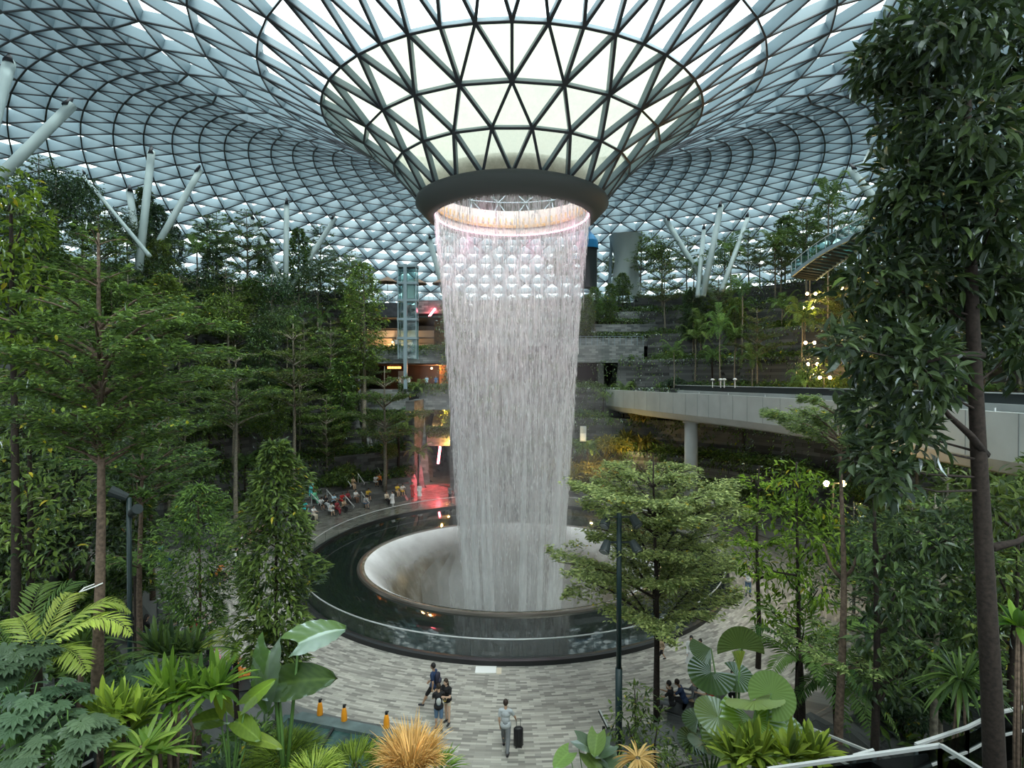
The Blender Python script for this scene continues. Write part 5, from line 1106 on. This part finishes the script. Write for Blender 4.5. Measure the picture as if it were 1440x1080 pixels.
# sculpted white and blue shapes on the far plateau
t = thing('play_sculpture', 'tall pale grey curved slide structure on the far plateau right of the waterfall', 'sculpture', at(880, 405, 86)); a = MB(); a.lathe([(2.4, -1.5), (2.0, 2), (1.7, 4.5), (2.2, 6.5), (2.6, 8)], n=32, a0=PI*.9, a1=PI*2.1); a.lathe([(2.3, -1.5), (1.9, 2), (1.6, 4.5), (2.1, 6.5), (2.5, 8)], n=32, a0=PI*.9, a1=PI*2.1); a.build('shell', M_white if False else plain('pale_panel', (.45, .52, .52), .5), t, True)
a = MB(); a.tube([(-2.6, 0, -1.5), (-2.2, 0, 8)], .25, 10); a.build('mast', M_fin, t)
t = thing('play_sculpture', 'bright blue pointed tent shape beside the waterfall on the far plateau', 'sculpture', at(828, 350, 86)); a = MB(); a.lathe([(1.5, 0), (1.4, 1.2), (.9, 2.0), (.35, 2.6), (.05, 3.4)], n=16); a.build('canopy', plain('blue_cloth', (.02, .25, .55), .5), t); a = MB(); a.tube([(0, 0, -6), (0, 0, .5)], 1.3, 12); a.build('drum', M_dark, t)
t = thing('banner_board', 'narrow upright white notice board beside the foot of the waterfall', 'sign', at(820, 610, 62)); a = MB(); a.box((0, 0, 0), (.7, .12, 1.7)); a.build('board', M_conc, t); a = MB(); a.box((0, -.07, -.35), (.6, .02, .8)); a.build('white_field', M_white, t); a = MB(); a.tube([(0, .1, -.8), (0, .1, -5)], .05, 6); a.build('post', M_dark, t)

# palms and big-leaved shrubs standing out on the right hillside
for i, (px, ptop, Y, k, q, lab) in enumerate(((948, 500, 66, 'palm0', .9, 'silvery feather palm low on the right hillside, just above the viaduct'), (1012, 478, 62, 'palm1', .95, 'feather palm with drooping fronds in the middle of the right hillside'), (1033, 482, 62, 'palm2', .85, 'slightly thinner feather palm beside the drooping one on the right hillside'),
    (1128, 462, 58, 'palm0', 1.15, 'broad-fronded palm left of the warm floodlights'), (1090, 352, 70, 'palm2', 1.2, 'tall palm rising left of the glass footbridge'), (1100, 440, 66, 'palm1', 1.0, 'dark palm below the end of the glass footbridge'), (1165, 298, 62, 'palm2', 1.1, 'palm crown poking above the glass footbridge rail'), (1058, 520, 58, 'palm0', .8, 'short palm right behind the viaduct parapet'))):
    p = at(px, ptop, Y); g = ground(p.x, p.y); hh = {'palm0': 4.5, 'palm1': 5.4, 'palm2': 6.3}[k]*q; plant(k, (p.x, p.y, min(g, p.z-hh)), i*1.1, q, 'palm', lab, 'palm', sz=max(.5, (p.z-min(g, p.z-hh))/(hh/q)))

for i, (px, ptop, Y, k, lab) in enumerate(((588, 640, 60, 'fern1', 'tree fern with wide pale fronds just left of the red-lit passage'), (560, 600, 62, 'fern0', 'tree fern above the seating, left of the passage fern'), (508, 520, 66, 'palm1', 'feather palm below the climber-covered column'), (520, 590, 62, 'blob0', 'bushy tree filling the gap under the gallery fronts'), (470, 600, 58, 'umb1', 'tiered tree left of the gallery fronts, over the high handrails'), (575, 570, 68, 'bush2', 'dark shrub right under the gallery vent'), (500, 560, 64, 'blob2', 'dark round tree left of the shop gallery'), (545, 625, 60, 'blob1', 'bushy tree behind the pale trunk at the far seating'), (480, 640, 57, 'bush0', 'shrub above the middle of the far seating'))):
    p = at(px, ptop, Y); g = ground(p.x, p.y); h0 = {'fern1': 3.9, 'fern0': 2.9, 'palm1': 5.9, 'blob1': 8.3, 'blob0': 8.3, 'blob2': 8.3, 'umb1': 9.2, 'bush2': 1.3, 'bush0': 1.3}[k]; q = max(.35, (p.z-g)/h0); q = min(q, 1.6); nm, ds, ct = CAT[k[:-1]]
    plant(k, (p.x, p.y, g-.05), i*1.7, q, nm, lab, ct)
# ---------------------------------------------------------------- people
def remeshed(name, mb, vox):
    me = mb.mesh(name+'_raw', M_black); o = bpy.data.objects.new('tmp', me); C.objects.link(o)
    m = o.modifiers.new('r', 'REMESH'); m.mode = 'VOXEL'; m.voxel_size = vox; m.use_smooth_shade = True
    s_ = o.modifiers.new('s', 'SMOOTH'); s_.factor = .5; s_.iterations = 3 if vox > .012 else 2
    dg = bpy.context.evaluated_depsgraph_get(); r = bpy.data.meshes.new_from_object(o.evaluated_get(dg)); r.name = name
    bpy.data.objects.remove(o); bpy.data.meshes.remove(me); return r
def caps(mb, a, b, ra, rb, n=10):
    a = np.asarray(a, float); b = np.asarray(b, float); t = np.linspace(0, 1, 4)[:, None]; mb.tube(a+(b-a)*t, np.interp(t[:, 0], [0, 1], [ra, rb]), n); mb.ball(a, ra, n, 6); mb.ball(b, rb, n, 6)
def person_meshes(key, vox, hip=(0, 0), knee=(0, 0), sh=(0, 0), ab=(.12, .12), el=(.2, .2), lean=0.0, seat=False, bottoms='long', sleeves='short', hair='short', head=(0, 0), skirt=False, fingers=False):
    d2r = math.radians; body, top, bot, shoe, hr, eye = MB(), MB(), MB(), (MB(), MB()), MB(), MB()
    hz = .93; hipz = hz if not seat else .50
    if not seat:  # lower the hips so that the lower foot touches
        hipz = max(.43*math.cos(d2r(hip[i]))+.41*math.cos(d2r(hip[i]-knee[i]))+.085 for i in (0, 1))
    P = np.array([0, 0, hipz]); ld = np.array([0, math.sin(d2r(lean)), math.cos(d2r(lean))]); fw = np.array([0, ld[2], -ld[1]]); X = np.array([1., 0, 0])
    J = lambda u, f=0, x=0: P+ld*u+fw*f+X*x
    for m, e in ((body, 0), (top, .014)):
        caps(m, J(.02, 0, -.06), J(.02, 0, .06), .115+e, .115+e, 14); m.ball(J(.18), (.135+e, .10+e, .17)); m.ball(J(.36, .01), (.165+e, .11+e, .16)); caps(m, J(.455, 0, -.13), J(.455, 0, .13), .062+e, .062+e)
    caps(body, J(.48), J(.60, .01), .052, .05); hc = J(.70, .03+.02*head[1]); 
    body.ball(hc, (.074, .09, .112), 16, 12); body.ball(hc+np.array([0, .035, -.055]), (.052, .055, .055), 12, 8); caps(body, hc+fw*.082+ld*.01, hc+fw*.104-ld*.018, .010, .014, 8)
    for s in (-1, 1):
        body.ball(hc+X*s*.074-ld*.005, (.012, .022, .03), 8, 6); eye.ball(hc+X*s*.03+fw*.082+ld*.012, (.010, .007, .007), 8, 5)
    eye.ball(hc+fw*.088-ld*.058, (.022, .006, .006), 8, 5)
    hr.ball(hc-fw*.016+ld*.022, (.086, .098, .110), 14, 10)
    if hair == 'long': caps(hr, hc-fw*.05, J(.44, -.10), .075, .055); hr.ball(hc-fw*.05-ld*.06, (.075, .05, .12))
    for i, s in enumerate((-1, 1)):
        h = P+X*s*.09; a1 = d2r(hip[i]); a2 = d2r(hip[i]-knee[i]); k = h+np.array([s*.01, math.sin(a1), -math.cos(a1)])*.43; an = k+np.array([0, math.sin(a2), -math.cos(a2)])*.41
        caps(body, h, k, .082, .052); caps(body, k, an, .052, .036); body.ball(k+(an-k)*.28-np.array([0, .015, 0]), (.05, .055, .09))
        caps(bot, h, h*.0+(h+(k-h)*(.96 if bottoms != 'mini' else .45)), .098, .072)
        if bottoms == 'long': caps(bot, k, an+np.array([0, 0, .05]), .084, .058)
        caps(shoe[i], an+np.array([0, -.02, -.04]), an+np.array([s*.02, .15, -.055]), .045, .036)
        S0 = J(.455, 0, s*.175); fl, abd, e = d2r(sh[i]), ab[i], d2r(el[i])
        ud = np.array([s*math.sin(abd), math.sin(fl)*math.cos(abd), -math.cos(fl)*math.cos(abd)]); E_ = S0+ud*.285
        fd = nrm(np.array([s*math.sin(abd)*.4-s*.35*math.sin(e), math.sin(fl+e), -math.cos(fl+e)])); W_ = E_+fd*.25
        caps(body, S0, E_, .047, .037); caps(body, E_, W_, .038, .026); caps(top, S0, S0+ud*(.17 if sleeves == 'short' else .28), .062, .055)
        if sleeves == 'long': caps(top, E_, W_-fd*.02, .052, .038)
        hn = W_+fd*.055; side = nrm(np.cross(fd, X*s)+1e-6)
        Mx = np.stack([nrm(np.cross(side, fd)), side, fd], 1); body.ball(hn, (.020, .042, .052), 10, 7, M=Mx)
        for q, (o_, l_) in enumerate(((-.030, .060), (-.010, .072), (.010, .068), (.030, .054))):
            f0 = hn+fd*.035+side*o_; f1 = f0+fd*l_*.55+Mx[:, 0]*(-.008); f2 = f1+fd*l_*.40-Mx[:, 0]*.022; caps(body, f0, f1, .0085, .008, 6); caps(body, f1, f2, .008, .0065, 6)
        t0 = hn-fd*.012-side*.036; t1 = t0-side*.024+fd*.030; caps(body, t0, t1, .011, .009, 6); caps(body, t1, t1+fd*.028-Mx[:, 0]*.008, .009, .007, 6)
    caps(bot, P+X*-.05, P+X*.05, .128, .128, 14); bot.ball(J(.07), (.16, .128, .09))
    caps(top, P+X*-.05+ld*.0, P+X*.05, .140, .140, 14)
    if skirt: bot.lathe([(.001, .12), (.14, .10), (.20, -.15), (.27, -.50), (.26, -.52), (.001, -.5)], P, 1, .85, 20)
    r = [remeshed('body', body, vox), remeshed('shirt', top, max(vox, .012)), remeshed('trousers' if bottoms == 'long' else 'shorts', bot, max(vox, .012)), shoe[0].mesh('shoe', M_black, True), shoe[1].mesh('shoe', M_black, True), hr.mesh('hair', M_black, True), eye.mesh('eyes_and_mouth', M_black, True)]
    return r
PM = {}
def pose(key, **k): PM[key] = person_meshes(key, **k)
V1, V2 = .0085, .02
pose('walk_hi', vox=V1, hip=(22, -14), knee=(6, 12), sh=(-6, 22), ab=(.12, .45), el=(20, 18))
pose('stand_hi', vox=V1, hip=(6, -4), knee=(4, 2), sh=(30, 34), ab=(.15, .15), el=(85, 80), bottoms='short', lean=4)
pose('stand_f', vox=V1, hip=(3, -5), knee=(3, 2), sh=(25, 45), ab=(.2, .25), el=(90, 95), bottoms='mini', hair='long', lean=6)
pose('stride_hi', vox=V1, hip=(34, -12), knee=(10, 10), sh=(-15, 15), ab=(.12, .15), el=(25, 30), bottoms='short')
pose('stand', vox=V2, hip=(3, -3), knee=(2, 2), sh=(5, 12), ab=(.15, .15), el=(20, 60))
pose('stand2', vox=V2, hip=(2, -2), knee=(1, 1), sh=(10, 10), ab=(.12, .12), el=(30, 30), hair='long', skirt=True, sleeves='long')
pose('walk', vox=V2, hip=(28, -18), knee=(8, 20), sh=(-20, 25), el=(30, 40), bottoms='short')
pose('walk2', vox=V2, hip=(24, -16), knee=(6, 16), sh=(-20, 20), el=(20, 30))
pose('sit', vox=V2, hip=(84, 80), knee=(82, 76), sh=(40, 45), el=(50, 55), seat=True, lean=8)
pose('sit2', vox=V2, hip=(88, 84), knee=(70, 90), sh=(50, 20), ab=(.3, .2), el=(80, 60), seat=True, lean=22, bottoms='short')
pose('sit3', vox=V2, hip=(82, 84), knee=(84, 60), sh=(15, 35), el=(40, 70), seat=True, hair='long', lean=2, sleeves='long')
MC = {}
def cm(kind, c, rough=.8):
    k = (kind, c)
    if k not in MC: MC[k] = plain(kind, c, rough)
    return MC[k]
SK = [(.52, .33, .22), (.42, .26, .17), (.30, .17, .10), (.60, .40, .29)]; HR_ = [(.012, .010, .010), (.03, .018, .012), (.05, .03, .02)]
COL = dict(black=(.012, .012, .014), navy=(.02, .04, .10), blue=(.06, .16, .34), jeans=(.10, .17, .27), white=(.75, .76, .76), grey=(.42, .45, .47), dgrey=(.16, .17, .18), red=(.55, .04, .04), maroon=(.22, .03, .04), yellow=(.70, .48, .06), orange=(.80, .26, .05), teal=(.05, .45, .42), green=(.15, .50, .30), cyan=(.12, .62, .66), tan=(.50, .36, .24), brown=(.16, .09, .06), purple=(.16, .08, .22), pink=(.75, .35, .42), lblue=(.40, .60, .75), beige=(.62, .54, .42))
def person(loc, pz, rz, top, bot, label, sk=0, hr=0, sc=1.0, group=None):
    t = thing('person', label, 'person', loc, rz, group); t.scale = (sc,)*3
    for me, nm, m in zip(PM[pz], ('body', 'shirt', None, 'shoe', 'shoe', 'hair', 'eyes_and_mouth'), (cm('skin', SK[sk], .55), cm('shirt_cloth', COL[top]), cm('leg_cloth', COL[bot]), cm('shoe', (.03, .03, .035)), cm('shoe', (.03, .03, .035)), cm('hair', HR_[hr % 3], .6), cm('eye_dark', (.02, .01, .01)))):
        if not me.materials: me.materials.append(m)
        o = link(nm or me.name.split('.')[0], me, t); o.material_slots[0].link = 'OBJECT'; o.material_slots[0].material = m
    return t
def hit(px, py, y0=8):
    for Y in np.arange(y0, 110, .05):
        p = at(px, py, Y)
        if p.z <= ground(p.x, p.y)+.005: return Vector((p.x, p.y, ground(p.x, p.y)))
    return gnd(px, py)
PI2 = PI/180
def bench(px, py, w_, rz, label, d=.5):
    p = gnd(px, py) if isinstance(px, (int, float)) else px; t = thing('stone_bench', label, 'bench', p, rz); a = MB(); a.box((0, 0, .23), (w_, d, .42)); a.build('block', M_stone, t); a = MB(); a.box((0, 0, .455), (w_+.06, d+.06, .05)); a.build('seat_slab', M_kerb, t); return t
# --- group on the paving in front of the pool
f = gnd(711, 1056); person(f, 'walk_hi', -.12, 'grey', 'dgrey', 'person in a grey T-shirt and grey trousers walking away beside a black suitcase', 0, 1, 1.03)
t = thing('suitcase', 'tall black wheeled suitcase standing beside the walker in grey', 'suitcase', gnd(729, 1051), .1); R = rng(1); a = MB()
a.tube([(0, 0, .07), (0, 0, .09), (0, 0, .66), (0, 0, .70)], [.12, .165, .165, .12], 24); me = a.mesh('shell', plain('suitcase_black', (.012, .012, .014), .45), True)
s_ = link('shell', me, t); s_.scale = (1.0, .62, 1.0)
for k in range(5): a = MB(); a.tube([(-.10+.05*k, -.100+.012*abs(k-2), .12), (-.10+.05*k, -.100+.012*abs(k-2), .64)], .007, 5); a.build('rib', M_kerb, t)
a = MB(); a.tube([(-.07, 0, .68), (-.07, 0, .98), (.07, 0, .98), (.07, 0, .68)], .011, 6); a.build('pull_handle', M_dark, t)
for sx in (-.09, .09):
    for sy in (-.05, .05): a = MB(); a.tube([(sx-.012, sy, .035), (sx+.012, sy, .035)], .035, 12); a.build('wheel', M_black, t)
f = gnd(617, 1027); person(f, 'stand_hi', .15, 'black', 'jeans', 'person in black T-shirt and blue shorts, nearest of the group of three', 0, 1, .95)
t = thing('sling_bag', 'small pale crossbody bag on the back of the black T-shirt', 'bag', f+Vector((.02, -.15, 1.12)), .15); a = MB(); a.ball((0, 0, 0), (.09, .05, .13), 14, 10); a.build('pouch', M_conc, t, True); a = MB(); a.tube([(-.02, -.01, .12), (.14, .04, .26), (.16, .16, .22)], .010, 6); a.build('strap', M_black, t)
f = gnd(629, 1017); person(f, 'stand_f', PI-.5, 'black', 'beige', 'person in dark top and beige shorts looking down at a yellow-cased phone', 3, 1, .97)
f2 = f; t = thing('phone', 'yellow-cased phone held between the two standing people', 'phone', f+Vector((-.03, -.42, 1.12)), 0); a = MB(); a.box((0, 0, 0), (.08, .14, .012), M=Matrix.Rotation(.6, 3, 'X')); a.build('case', cm('phone_yellow', (.8, .55, .05)), t); a = MB(); a.box((0, -.002, .009), (.07, .13, .003), M=Matrix.Rotation(.6, 3, 'X')); a.build('screen', M_black, t)
f = gnd(610, 996); person(f, 'stride_hi', 1.25, 'navy', 'black', 'person in dark blue striding left with a backpack, farthest of the three', 1, 0, 1.02)
t = thing('backpack', 'dark backpack worn by the striding person in blue', 'backpack', f+Vector((.16, -.05, 1.20)), 1.25); a = MB(); a.tube([(0, 0, -.22), (0, 0, -.2), (0, 0, .15), (0, 0, .21)], [.10, .15, .14, .07], 18); o = a.build('main_pocket', cm('pack', (.03, .03, .05)), t, True); o.scale = (1, .6, 1)
a = MB(); a.ball((0, -.10, -.08), (.10, .05, .11)); a.build('front_pocket', cm('pack2', (.05, .05, .08)), t, True)
# --- scattered walkers
def sc_(px, py, pz, rz, top, bot, label, sk=0, hr=0, sc=1.0): return person(hit(px, py), pz, rz, top, bot, label, sk, hr, sc)
sc_(332, 806, 'walk', -1.6, 'white', 'black', 'person in a white top and black shorts walking fast across the left paving', 0, 0, 1.0)
sc_(339, 783, 'walk2', -1.3, 'white', 'black', 'person in a white shirt walking past the low black planter', 3, 0, 1.0)
p = hit(226, 797); person(p, 'stand', -1.5, 'blue', 'jeans', 'person in blue standing on the shaded left path with a blue suitcase', 1, 0, 1.0)
t = thing('suitcase', 'blue suitcase on the shaded left path', 'suitcase', p+Vector((.55, 0, 0))); a = MB(); a.box((0, 0, .36), (.42, .26, .60)); a.build('shell', cm('blue_case', (.02, .06, .30), .4), t); a = MB(); a.tube([(-.1, 0, .66), (-.1, 0, .95), (.1, 0, .95), (.1, 0, .66)], .012, 6); a.build('pull_handle', M_dark, t)
for sx in (-.15, .15): a = MB(); a.tube([(sx-.02, 0, .035), (sx+.02, 0, .035)], .035, 10); a.build('wheel', M_black, t)
sc_(633, 706, 'stand', PI, 'dgrey', 'black', 'dark-dressed person standing alone beside the red-lit passage', 2, 0, 1.0)
sc_(590, 703, 'stand2', PI, 'white', 'white', 'person in a white dress standing left of the red reflection', 0, 0, 1.0)
sc_(580, 701, 'stand', PI, 'red', 'red', 'person all in red standing next to the white dress near the far seating', 0, 0, 1.0)
sc_(552, 713, 'stand2', 2.6, 'white', 'white', 'person in white dress before the yellow tops at the far seating', 3, 0, .9)
sc_(437, 700, 'stand', -2.6, 'cyan', 'cyan', 'person in bright turquoise standing among the far left seated crowd', 0, 0, 1.0)
sc_(181, 905, 'stand2', -.6, 'black', 'black', 'person in a long black robe standing between the two left trunks', 0, 0, 1.08)
sc_(418, 905, 'stand', 2.0, 'white', 'black', 'person in white and black standing right of the narrow leafy tree', 0, 0, .9)
sc_(930, 930, 'walk', 1.9, 'tan', 'black', 'small child walking behind the trunk of the pale olive tree', 0, 0, .66)
sc_(985, 950, 'stand', 2.4, 'blue', 'blue', 'person in blue standing on the right paving beside the fan palm', 1, 0, .9)
sc_(972, 945, 'stand2', 2.8, 'white', 'white', 'person in white standing next to the person in blue on the right paving', 0, 0, .9)
sc_(1052, 838, 'stand', 2.8, 'white', 'jeans', 'person in a white top and jeans standing right of the pool among trees', 0, 0, 1.0)
sc_(1030, 1000, 'stand', 2.8, 'white', 'black', 'person in white standing behind the large fan palm', 0, 0, .9)
sc_(703, 702, 'walk2', 1.6, 'white', 'dgrey', 'person in white seen through the falling water, left of two', 0, 0, 1.0)
sc_(716, 702, 'stand', PI, 'white', 'black', 'person in white seen through the falling water, right of two', 0, 0, 1.0)
sc_(762, 702, 'walk2', -1.6, 'lblue', 'dgrey', 'person in pale blue seen through the falling water near its right side', 0, 0, 1.0)
p = at(24, 668, 34); p.z = max(ground(p.x, p.y), p.z-.4)
# --- seated on the curved stone steps, far left
def seat_on_step(px, row, far=True):
    s = [(-.34, 0), (.62, .45), (1.62, .9), (2.62, 1.35)][row]; best = None
    for a in np.arange(-2.0, 1.6, .002):
        x, y = (PR+s[0])*math.sin(a), CY+(PR+s[0])*math.cos(a); e = abs(720+780*x/y-px)
        if (math.cos(a) > -.25) == far and (best is None or e < best[0]): best = (e, a, x, y)
    return Vector((best[2], best[3], s[1])), best[1]
SEATS = [(414, 0, 'navy', 'white', 'navy top and white trousers'), (422, 0, 'purple', 'tan', 'purple top'), (431, 0, 'dgrey', 'black', 'dark grey top and black trousers'), (439, 0, 'white', 'beige', 'white top and beige trousers'), (463, 0, 'white', 'white', 'all white'), (473, 0, 'maroon', 'maroon', 'all maroon'), (482, 0, 'tan', 'black', 'tan top'), (512, 0, 'grey', 'jeans', 'grey top and blue jeans'), 
         (419, 1, 'white', 'grey', 'white top, second step'), (427, 1, 'teal', 'teal', 'all teal'), (449, 1, 'white', 'black', 'white top, black trousers, second step'), (457, 1, 'black', 'grey', 'black top and grey trousers'), (468, 1, 'lblue', 'black', 'pale blue top'), (479, 1, 'red', 'red', 'all red'), (488, 1, 'maroon', 'black', 'maroon top and black trousers'), (499, 1, 'white', 'brown', 'white top and brown trousers'), (516, 1, 'yellow', 'black', 'yellow top and black trousers'), 
         (543, 0, 'beige', 'black', 'beige top'), (558, 1, 'yellow', 'tan', 'yellow top and tan trousers'), (565, 1, 'white', 'yellow', 'white top and yellow trousers'), (441, 2, 'green', 'green', 'all green, higher up'), (495, 3, 'tan', 'tan', 'all tan on a high step'), (527, 3, 'white', 'white', 'white on a high step'), (533, 3, 'orange', 'black', 'orange top on a high step'),
         (832, 0, 'maroon', 'black', 'maroon right of the waterfall'), (836, 0, 'red', 'dgrey', 'red right of the waterfall'), (847, 1, 'orange', 'black', 'orange top, right of the waterfall'), (801, 1, 'tan', 'white', 'tan top beside the right edge of the waterfall'),
         (962, 0, 'white', 'black', 'white top beyond the olive tree'), (970, 0, 'black', 'white', 'black top beyond the olive tree'), (995, 1, 'orange', 'dgrey', 'orange top beyond the olive tree'), (1003, 1, 'white', 'purple', 'white top and purple trousers'), (1040, 1, 'red', 'black', 'red top on the right steps'), (1048, 1, 'purple', 'grey', 'purple top on the right steps'), (948, 1, 'white', 'jeans', 'white top and jeans on the right steps')]
for i, (px, row, tp, bt, ds) in enumerate(SEATS):
    p, a = seat_on_step(px, row); person(p, ['sit', 'sit2', 'sit3'][i % 3], PI-a, tp, bt, 'person in %s, seated on the %s steps' % (ds, 'far left' if px < 600 else 'far'), i % 4, i % 3, 1.0)
# steel handrails on the far steps
for i, (px, py) in enumerate(((404, 715), (437, 700), (459, 694), (485, 703), (508, 697), (483, 678), (503, 672), (531, 661))):
    p = hit(px, py+9); q = p-Vector((0, 0, 0)); d = Vector((-p.x, CY-p.y, 0)).normalized(); t = thing('step_handrail', '%s short steel handrail on the far left steps' % ['leftmost', 'second', 'third', 'fourth', 'fifth', 'high left', 'high middle', 'high right'][i], 'handrail', p, group='short handrails on the far steps')
    a = MB(); a.bar((0, 0, 1.0), tuple(d*1.5+Vector((0, 0, .15))), .07, .07); a.build('rail', M_rail, t)
    for f_ in (.08, .92): a = MB(); a.bar(tuple(d*1.5*f_), tuple(d*1.5*f_+Vector((0, 0, 1.0-.85*f_))), .05, .05, (1, 0, 0)); a.build('post', M_rail, t)
# --- seated near left and at the planter
NS = [(205, 905, 'black', 'jeans', 'black vest and jeans seated near left, by the red-brown trunk', 'sit3', -.6), (232, 902, 'black', 'black', 'all black seated near left with back turned', 'sit', -1.0), (251, 903, 'white', 'dgrey', 'white shirt seated near left with back turned', 'sit', -.9), (267, 903, 'red', 'black', 'red top on the near left bench', 'sit2', -.8), (283, 899, 'white', 'black', 'white top at the right end of the near left bench', 'sit', -.8),
      (292, 943, 'black', 'pink', 'black top with a pink bag seated below the fern fronds', 'sit', -1.1), (317, 965, 'navy', 'black', 'navy top seated beside the orange garment', 'sit2', -1.2), (333, 967, 'orange', 'orange', 'orange clothes seated at the lower left', 'sit3', -1.2), (357, 975, 'grey', 'grey', 'grey seated left of the elephant ears', 'sit', -1.3),
      (945, 1008, 'black', 'dgrey', 'black vest with short hair seated at the lower right', 'sit', 1.0), (963, 1004, 'navy', 'black', 'navy top seated in the lower right group', 'sit2', 1.2), (977, 1002, 'dgrey', 'tan', 'dark grey top seated in the lower right group', 'sit3', 1.3), (1001, 1003, 'red', 'black', 'red shirt seated left of the large fan palm', 'sit', 1.2),
      (306, 818, 'orange', 'black', 'orange shirt seated on the paving edge left', 'sit2', -1.2), (306, 800-20, 'tan', 'black', 'tan top seated half hidden by the fine-leaved tree', 'sit', -1.2)]
for i, (px, py, tp, bt, ds, pz, rz) in enumerate(NS):
    p = hit(px, py); pp = p; person(pp, pz, rz, tp, bt, 'person in '+ds, i % 4, i % 3, 1.0)
    back = Vector((math.sin(rz), -math.cos(rz), 0))*.22
    bench(p+back, None, 1.0 if i % 2 else 1.15, rz, 'dark stone seat block under the %s person, %s' % (ds.split()[0], ['farthest left of the near left seats', 'second of the near left seats', 'third of the near left seats', 'fourth of the near left seats', 'right end of the near left seats', 'below the fern fronds', 'beside the orange clothes', 'at the lower left', 'left of the elephant ears', 'first of the lower right seats', 'second of the lower right seats', 'third of the lower right seats', 'left of the large fan palm', 'at the paving edge', 'by the fine-leaved tree'][i]))
for i, (dx, rz, tp, bt) in enumerate(((.9, .9, 'brown', 'tan'), (.2, 2.6, 'tan', 'brown'), (-1.1, -2.8, 'white', 'lblue'))):
    b = Vector(gnd(332, 762)); a_ = rz; q = b+Vector((1.85*math.sin(a_), -1.85*.85*math.cos(a_)*1, 0)); person(q, 'sit', PI+a_ if False else math.atan2(-(math.sin(a_)), -math.cos(a_)) if False else -PI+a_*1.0, tp, bt, 'person in %s seated on the rim of the low black planter' % ['brown', 'tan', 'white'][i], i, i)
# gallery visitors
for i, (px, py, Y, tp) in enumerate(((562, 531, 71, 'white'), (575, 532, 71, 'white'), (600, 531, 71, 'lblue'), (613, 531, 71, 'blue'))):
    p = at(px, py, Y); p.z = 11.21; person(p, 'stand', PI, tp, 'black', ['person in white at the left of the shop gallery', 'person in white beside the kiosk in the shop gallery', 'person in pale blue in the middle of the shop gallery', 'person in blue at the right of the shop gallery'][i], i, 0)
for i, (px, Y, tp) in enumerate(((558, 76.5, 'white'), (583, 76.5, 'dgrey'))):
    p = at(px, 500, Y); p.z = 16.42; p.y = 76; person(p, 'stand', PI, tp, 'black', ['person in white on the upper gallery left of the lift', 'dark-dressed person on the upper gallery beside the lift'][i], i, 0)
# plants spilling over the gallery parapets
R = rng(400)
for i, (px0, px1, Y, z) in enumerate(((520, 630, 74, 16.5), (560, 640, 70, 11.3), (600, 640, 68, 6.1))):
    t = thing('trailing_plants', ['leafy trailing plants along the upper gallery parapet', 'leafy trailing plants along the middle gallery parapet', 'leafy trailing plants along the lowest gallery parapet'][i], 'plants', ((px0+px1-1440)/2/780*Y, Y, z), kind='stuff'); n = 1800; w_ = (px1-px0)/780*Y; f = MB()
    p = np.stack([w_*(R.random(n)-.5), -.1+.4*R.random(n), .55*R.random(n)-.9*(R.random(n) < .25)*R.random(n)], -1); p[:, 1] = np.where(p[:, 2] < 0, -.12, p[:, 1]); leaves(f, p, rdir(R, n), rdir(R, n), .26, .13, varr(R, n)); f.build('foliage', L_umb, t)
# creeper hanging beside the waterfall on the gallery end
t = thing('hanging_creeper', 'tall curtain of hanging creeper at the end of the galleries by the waterfall', 'climber', at(640, 500, 72), kind='stuff'); n = 5200; f = MB(); zz = -9+17*R.random(n); p = np.stack([R.normal(size=n)*.75+.25*np.sin(zz), -1+R.normal(size=n)*.3, zz], -1); leaves(f, p, nrm(rdir(R, n)+np.array([0, 0, -.6])), rdir(R, n), .34, .16, varr(R, n)); f.build('foliage', L_umb, t)
